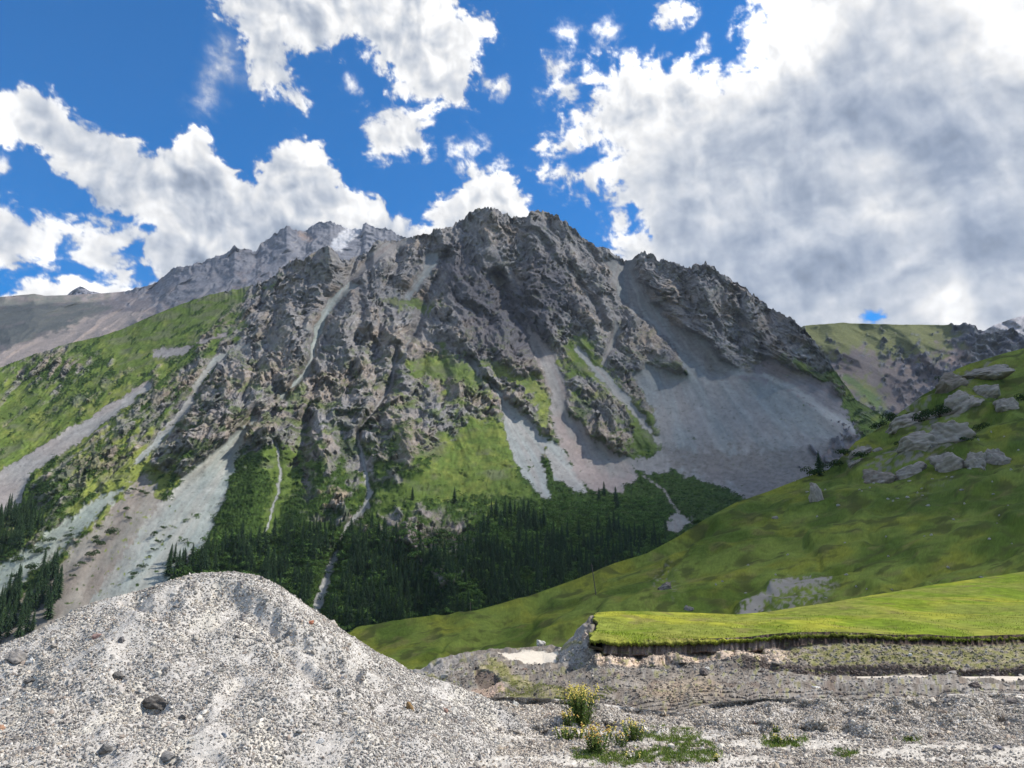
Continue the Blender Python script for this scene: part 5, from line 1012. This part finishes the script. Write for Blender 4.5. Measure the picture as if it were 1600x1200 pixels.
HB = [(1346,722,20,'dark bush at the left end of the rounded brown-grey block'),(1404,702,16,'dark bush in the notch left of the long layered outcrop'),(1396,668,22,'dark bush on the hill edge left of the broken crag'),(1410,660,20,'dark bush below the broken pale crag'),(1438,664,26,'wide dark bush under the broken pale crag'),(1452,656,24,'dark bush right under the broken pale crag'),(1470,644,24,'dark bush between the two upper crags'),(1478,650,18,'small bush right of the bush between the crags'),
 (1512,636,16,'dark bush at the foot of the tilted rib'),(1598,634,18,'dark bush beside the lone grey rock face at the right edge'),(1530,668,18,'dark bush at the right end of the largest rock mass'),(1494,726,12,'small dark bush on the boulder mass of the lower row'),(1512,708,14,'dark bush at the top of the pinkish split slab'),(1553,712,12,'dark bush in the cleft of the right end boulder'),(1370,674,18,'dark bush on the hill edge above the white slab'),
 (1300,734,22,'low dark bush right of the single spruce on the hill edge'),(1268,748,24,'low dark bush left under the single spruce on the hill edge'),(1318,716,20,'dark bush on the hill edge right of the single spruce'),(1475,600,16,'dark bush on the skyline crag'),(1086,818,12,'round dark bush on the hill edge beside the pale landslip')]
for a, b, w_, lab in HB: bush(H, a, b-1, w_*1.15, lab, flat_=.85)

# ------------------------------------------------------------------ poles on the hillside
def pole(a, b, hpx, lean, lab):
    p = H.at(a, b); s_ = z_of(p)/F_PX; h = hpx*s_; V = []; Fc = []
    for z_, r_ in ((-.5,.15),(h*.5,.13),(h,.10),(h+.08,.05)):
        for i in range(8): V.append((r_*cos(i*pi/4)+lean*z_/h*h*.12, r_*sin(i*pi/4), z_))
    n_ = 4
    for k in range(n_-1):
        for i in range(8): Fc.append((k*8+i, k*8+(i+1) % 8, (k+1)*8+(i+1) % 8, (k+1)*8+i))
    Fc.append((24, 25, 26, 27)); Fc.append((24, 27, 28, 31)); Fc.append((28, 29, 30, 31))
    e = empty('utility_pole', p); me = mesh_np('shaft', V, Fc, [(.10,.085,.07)]*len(V), True); obj('shaft', me, mt_brk, e)
    bx_ = [(x_*.6+lean*h*.12, y_*.05, h-.55+z_*.06) for x_ in (-1, 1) for y_ in (-1, 1) for z_ in (-1, 1)]
    obj('crossarm', mesh_np('crossarm', bx_, [(0,1,3,2),(4,6,7,5),(0,4,5,1),(2,3,7,6),(0,2,6,4),(1,5,7,3)], [(.1,.085,.07)]*8, False), mt_brk, e)
    tag(e, lab, 'utility pole')
pole(933,938,48,-1,'thin leaning wooden pole in the middle of the lower hillside')
pole(735,957,15,0,'small distant wooden pole on the hill edge before the forest')

# ------------------------------------------------------------------ flowers, weeds, grass near the camera
mt_pl = mat_col('plant_leaves', .8, 20, .2, 0); mt_fl = mat_col('flower_petals', .8, 30, .15, 0)
def leaf_blades(r_, pos, dirs, L_, W_, cols):
    n = len(pos); side = np.cross(dirs, np.array([0, 0, 1.])+r_.normal(0, .3, (n, 3))); side /= np.linalg.norm(side, axis=1)[:, None]+1e-6
    L_ = np.asarray(L_).reshape(-1, 1); W_ = np.asarray(W_).reshape(-1, 1)
    a = pos; b = pos+dirs*L_*.5+side*W_; c = pos+dirs*L_*1.0-np.array([0, 0, 1])*L_*.12; d = pos+dirs*L_*.5-side*W_
    V = np.stack([a, b, c, d], 1).reshape(-1, 3); F = np.arange(n*4).reshape(n, 4); return V, F, np.repeat(cols, 4, 0)
def plant(Ly, a, b, hpx, wpx, lab, seed, nst, yellow, brown=0.):
    r_ = np.random.RandomState(seed); p = Ly.at(a, b); s_ = z_of(p)/F_PX; h = hpx*s_; w_ = wpx*s_*.5
    e = empty('flowering_plant', p)
    base = np.stack([r_.normal(0, w_*.33, nst), r_.normal(0, w_*.33, nst), np.full(nst, -.01)], 1)
    hh = h*(.55+.45*r_.rand(nst)); tip = base*1.0+np.stack([base[:, 0]*.9+r_.normal(0, w_*.2, nst), base[:, 1]*.9+r_.normal(0, w_*.2, nst), hh], 1)
    # stems
    V = []; F = []
    for i in range(nst):
        o_ = len(V); rr = .0022
        for t_ in (0, .5, 1):
            c = base[i]*(1-t_)+tip[i]*t_; 
            for k in range(3): V.append(c+rr*np.array([cos(k*2.09), sin(k*2.09), 0]))
        for l_ in range(2):
            for k in range(3): F.append((o_+l_*3+k, o_+l_*3+(k+1) % 3, o_+l_*3+3+(k+1) % 3, o_+l_*3+3+k))
    obj('stems', mesh_np('stems', V, F, [(.10,.13,.04)]*len(V)), mt_pl, e)
    m = nst*34; i = r_.randint(0, nst, m); t_ = r_.rand(m)**.8*.9; pos = base[i]*(1-t_[:, None])+tip[i]*t_[:, None]
    d = r_.normal(size=(m, 3)); d[:, 2] = np.abs(d[:, 2])*.6+.2; d /= np.linalg.norm(d, axis=1)[:, None]
    c = np.array([.075,.125,.028])*(.5+1.0*r_.rand(m, 1)); yl = (r_.rand(m) < .3)[:, None]; c = np.where(yl, np.array([.17,.19,.05])*(.7+.6*r_.rand(m, 1)), c)
    obj('leaves', mesh_np('leaves', *leaf_blades(r_, pos, d, (.026+.034*r_.rand(m))*(1.1-t_*.6)*(h/.5)**.4, .0045+.003*r_.rand(m), c), False), mt_pl, e)
    m = int(nst*yellow*.7); i = r_.randint(0, nst, m); pos = tip[i]+r_.normal(0, 1, (m, 3))*np.array([.012,.012,.022])*(h/.5)**.3
    bv = np.concatenate([q_*np.array([.010, .010, .008])*(.55+.5*r_.rand())+pp_ for pp_ in pos for q_ in (OV,)]); bf = (OF[None]+(np.arange(m)*6)[:, None, None]).reshape(-1, 3)
    cy = np.where((r_.rand(m) < brown)[:, None], np.array([.42,.24,.07]), np.array([.62,.50,.13]))*(.7+.5*r_.rand(m, 1))
    if m <= 16:
        for h_ in range(m): obj('flower_head', mesh_np('flower_head', bv[h_*6:h_*6+6], OF, np.repeat(cy[h_:h_+1], 6, 0), False), mt_fl, e)
    else: tag(obj('flower_heads', mesh_np('flower_heads', bv, bf, np.repeat(cy, 6, 0), False), mt_fl, e), kind='stuff')
    tag(e, lab, 'flowering plant')
plant(G,906,1137,60,44,'tallest clump of yellow flowering weeds at the foot of the berm',1,95,7)
plant(G,888,1136,26,18,'short yellow flowering stalks directly left of the tallest clump',2,14,8,.3)
plant(G,883,1156,24,30,'dark leafy clump with few flowers against the foot of the heap',3,26,1.2)
plant(G,906,1154,20,20,'small yellow-green tuft just below the tallest clump',4,12,3)
plant(G,932,1178,42,44,'wide clump with orange-brown faded flower heads on the grass patch',5,44,5,.6)
plant(G,967,1168,28,22,'narrow faded yellow tuft between the wide clump and the round bush',6,14,4,.3)
plant(G,991,1156,32,32,'round dark green bush with yellow tops right of the faded clumps',7,34,3,.1)
plant(G,990,1186,16,14,'tiny yellow sprig in the front grass patch',8,7,3)
plant(G,1120,1189,10,12,'tiny yellow-flowered sprig at the right tip of the grass patch',9,6,4)
plant(G,1210,1160,18,26,'low green weed with pale yellow tops at the foot of the berm',10,16,1.5)
plant(G,1240,1162,14,24,'low spreading green weed right of the other at the foot of the berm',11,14,1)
plant(G,1424,1157,10,14,'tiny green weed alone on the dusty ground to the right',12,7,.5)
plant(G,1211,1144,12,12,'small dark green tuft above the two low weeds',13,7,.5)
def grass_patch(Ly, polys, n, name, lab, hh=.05, tint=(1, 1, 1), gapn=(9, 5)):
    r_ = np.random.RandomState(len(name)); P_ = []
    for poly, sh in polys:
        A = np.array(poly, float); m = int(n*sh); a = r_.uniform(A[:, 0].min(), A[:, 0].max(), m*3); b = r_.uniform(A[:, 1].min(), A[:, 1].max(), m*3)
        ok = (sdf(a, b, poly)+9*fbm(a/gapn[0], b/gapn[1], 3, 611) > 1)&(fbm(a/14, b/6, 3, 613) > -.25+.3*r_.rand(m*3)); a = a[ok][:m]; b = b[ok][:m]
        j = np.clip((a-Ly.xs[0])/(Ly.xs[1]-Ly.xs[0]), 0, len(Ly.xs)-1.01).astype(int); i = np.clip((Ly.y[:, j] < b[None]).sum(0), 1, Ly.y.shape[0]-1); P_.append(Ly.P[i, j]+r_.normal(0, .012, (len(a), 3))*np.array([1, 1, 0]))
    pos = np.concatenate(P_); m = len(pos); d = r_.normal(0, .45, (m, 3)); d[:, 2] = 1; d /= np.linalg.norm(d, axis=1)[:, None]
    c = np.array([.13,.19,.035])*np.array(tint)*(.5+1.*r_.rand(m, 1)); yl = (r_.rand(m) < .22)[:, None]; c = np.where(yl, np.array([.26,.26,.09])*(.7+.6*r_.rand(m, 1)), c)
    o = obj(name, mesh_np(name, *leaf_blades(r_, pos, d, hh*(.5+r_.rand(m)), hh*.07, c), False), mt_pl); tag(o, lab, kind='stuff')
grass_patch(G, [([(892,1172),(960,1176),(1010,1172),(1060,1168),(1010,1150),(1020,1138),(1075,1140),(1110,1160),(1130,1185),(1090,1196),(1020,1192),(960,1194),(900,1186)], 1.), ([(1190,1156),(1260,1152),(1262,1166),(1200,1168)], .12), ([(1300,1176),(1340,1174),(1342,1184),(1306,1186)], .04), ([(1400,1152),(1440,1156),(1430,1162)], .03)], 15000, 'grass_patch', 'thin green grass growing among the gravel at the foot of the berm', .035)
grass_patch(D, [([(752,1038),(766,1030),(790,1038),(804,1056),(838,1066),(800,1078),(786,1064),(776,1054),(758,1048),(744,1042)], .28), ([(780,1078),(840,1070),(910,1076),(900,1096),(770,1098)], .25), ([(655,1062),(700,1055),(722,1078),(690,1088)], .12), ([(930,1080),(960,1070),(965,1092),(935,1096)], .06), ([(1230,1008),(1400,1005),(1600,1006),(1690,1012),(1690,1040),(1500,1040),(1300,1040),(1225,1030)], .3)], 30000, 'weedy_grass', 'sparse weedy grass on the spoil and the terrace', .05, (1.5, 1.15, 1.2), (14, 5))
# fringe of turf hanging over the cut edge, and tufts over the bench
def fringe():
    r_ = np.random.RandomState(77); n = 4200; j = r_.randint(0, len(B.xs), n); pos = B.P[-1, j]+np.stack([r_.normal(0, .03, n), r_.normal(0, .03, n), -.08*r_.rand(n)], 1)
    d = np.stack([r_.normal(0, .4, n), -.7+r_.normal(0, .4, n), r_.normal(0, .6, n)], 1); d /= np.linalg.norm(d, axis=1)[:, None]
    c = np.array([.12,.15,.02])*(.4+1.*r_.rand(n, 1))
    m = 26000; jj = r_.randint(0, len(B.xs), m); ii = (B.y.shape[0]-1-(r_.rand(m)**1.3*(B.y.shape[0]-14))).astype(int); p2 = B.P[ii, jj]+np.stack([r_.normal(0, .05, m), r_.normal(0, .1, m), np.zeros(m)], 1)
    keep_ = fbm(p2[:, 0]/2, p2[:, 1]/3, 3, 621) > -.1; p2 = p2[keep_]; m = len(p2); d2 = r_.normal(0, .5, (m, 3)); d2[:, 2] = 1; d2 /= np.linalg.norm(d2, axis=1)[:, None]
    c2 = np.array([.17,.21,.02])*(.6+.8*r_.rand(m, 1)); c2 = np.where((r_.rand(m) < .2)[:, None], np.array([.33,.31,.12])*(.7+.5*r_.rand(m, 1)), c2)
    L_ = np.concatenate([.05+.08*r_.rand(n), .04+.10*r_.rand(m)])
    o = obj('bench_grass', mesh_np('bench_grass', *leaf_blades(r_, np.concatenate([pos, p2]), np.concatenate([d, d2]), L_, .010+.0*L_, np.concatenate([c, c2])), False), mt_pl); tag(o, 'short meadow grass and the turf fringe along the cut edge of the bench', kind='stuff')
fringe()
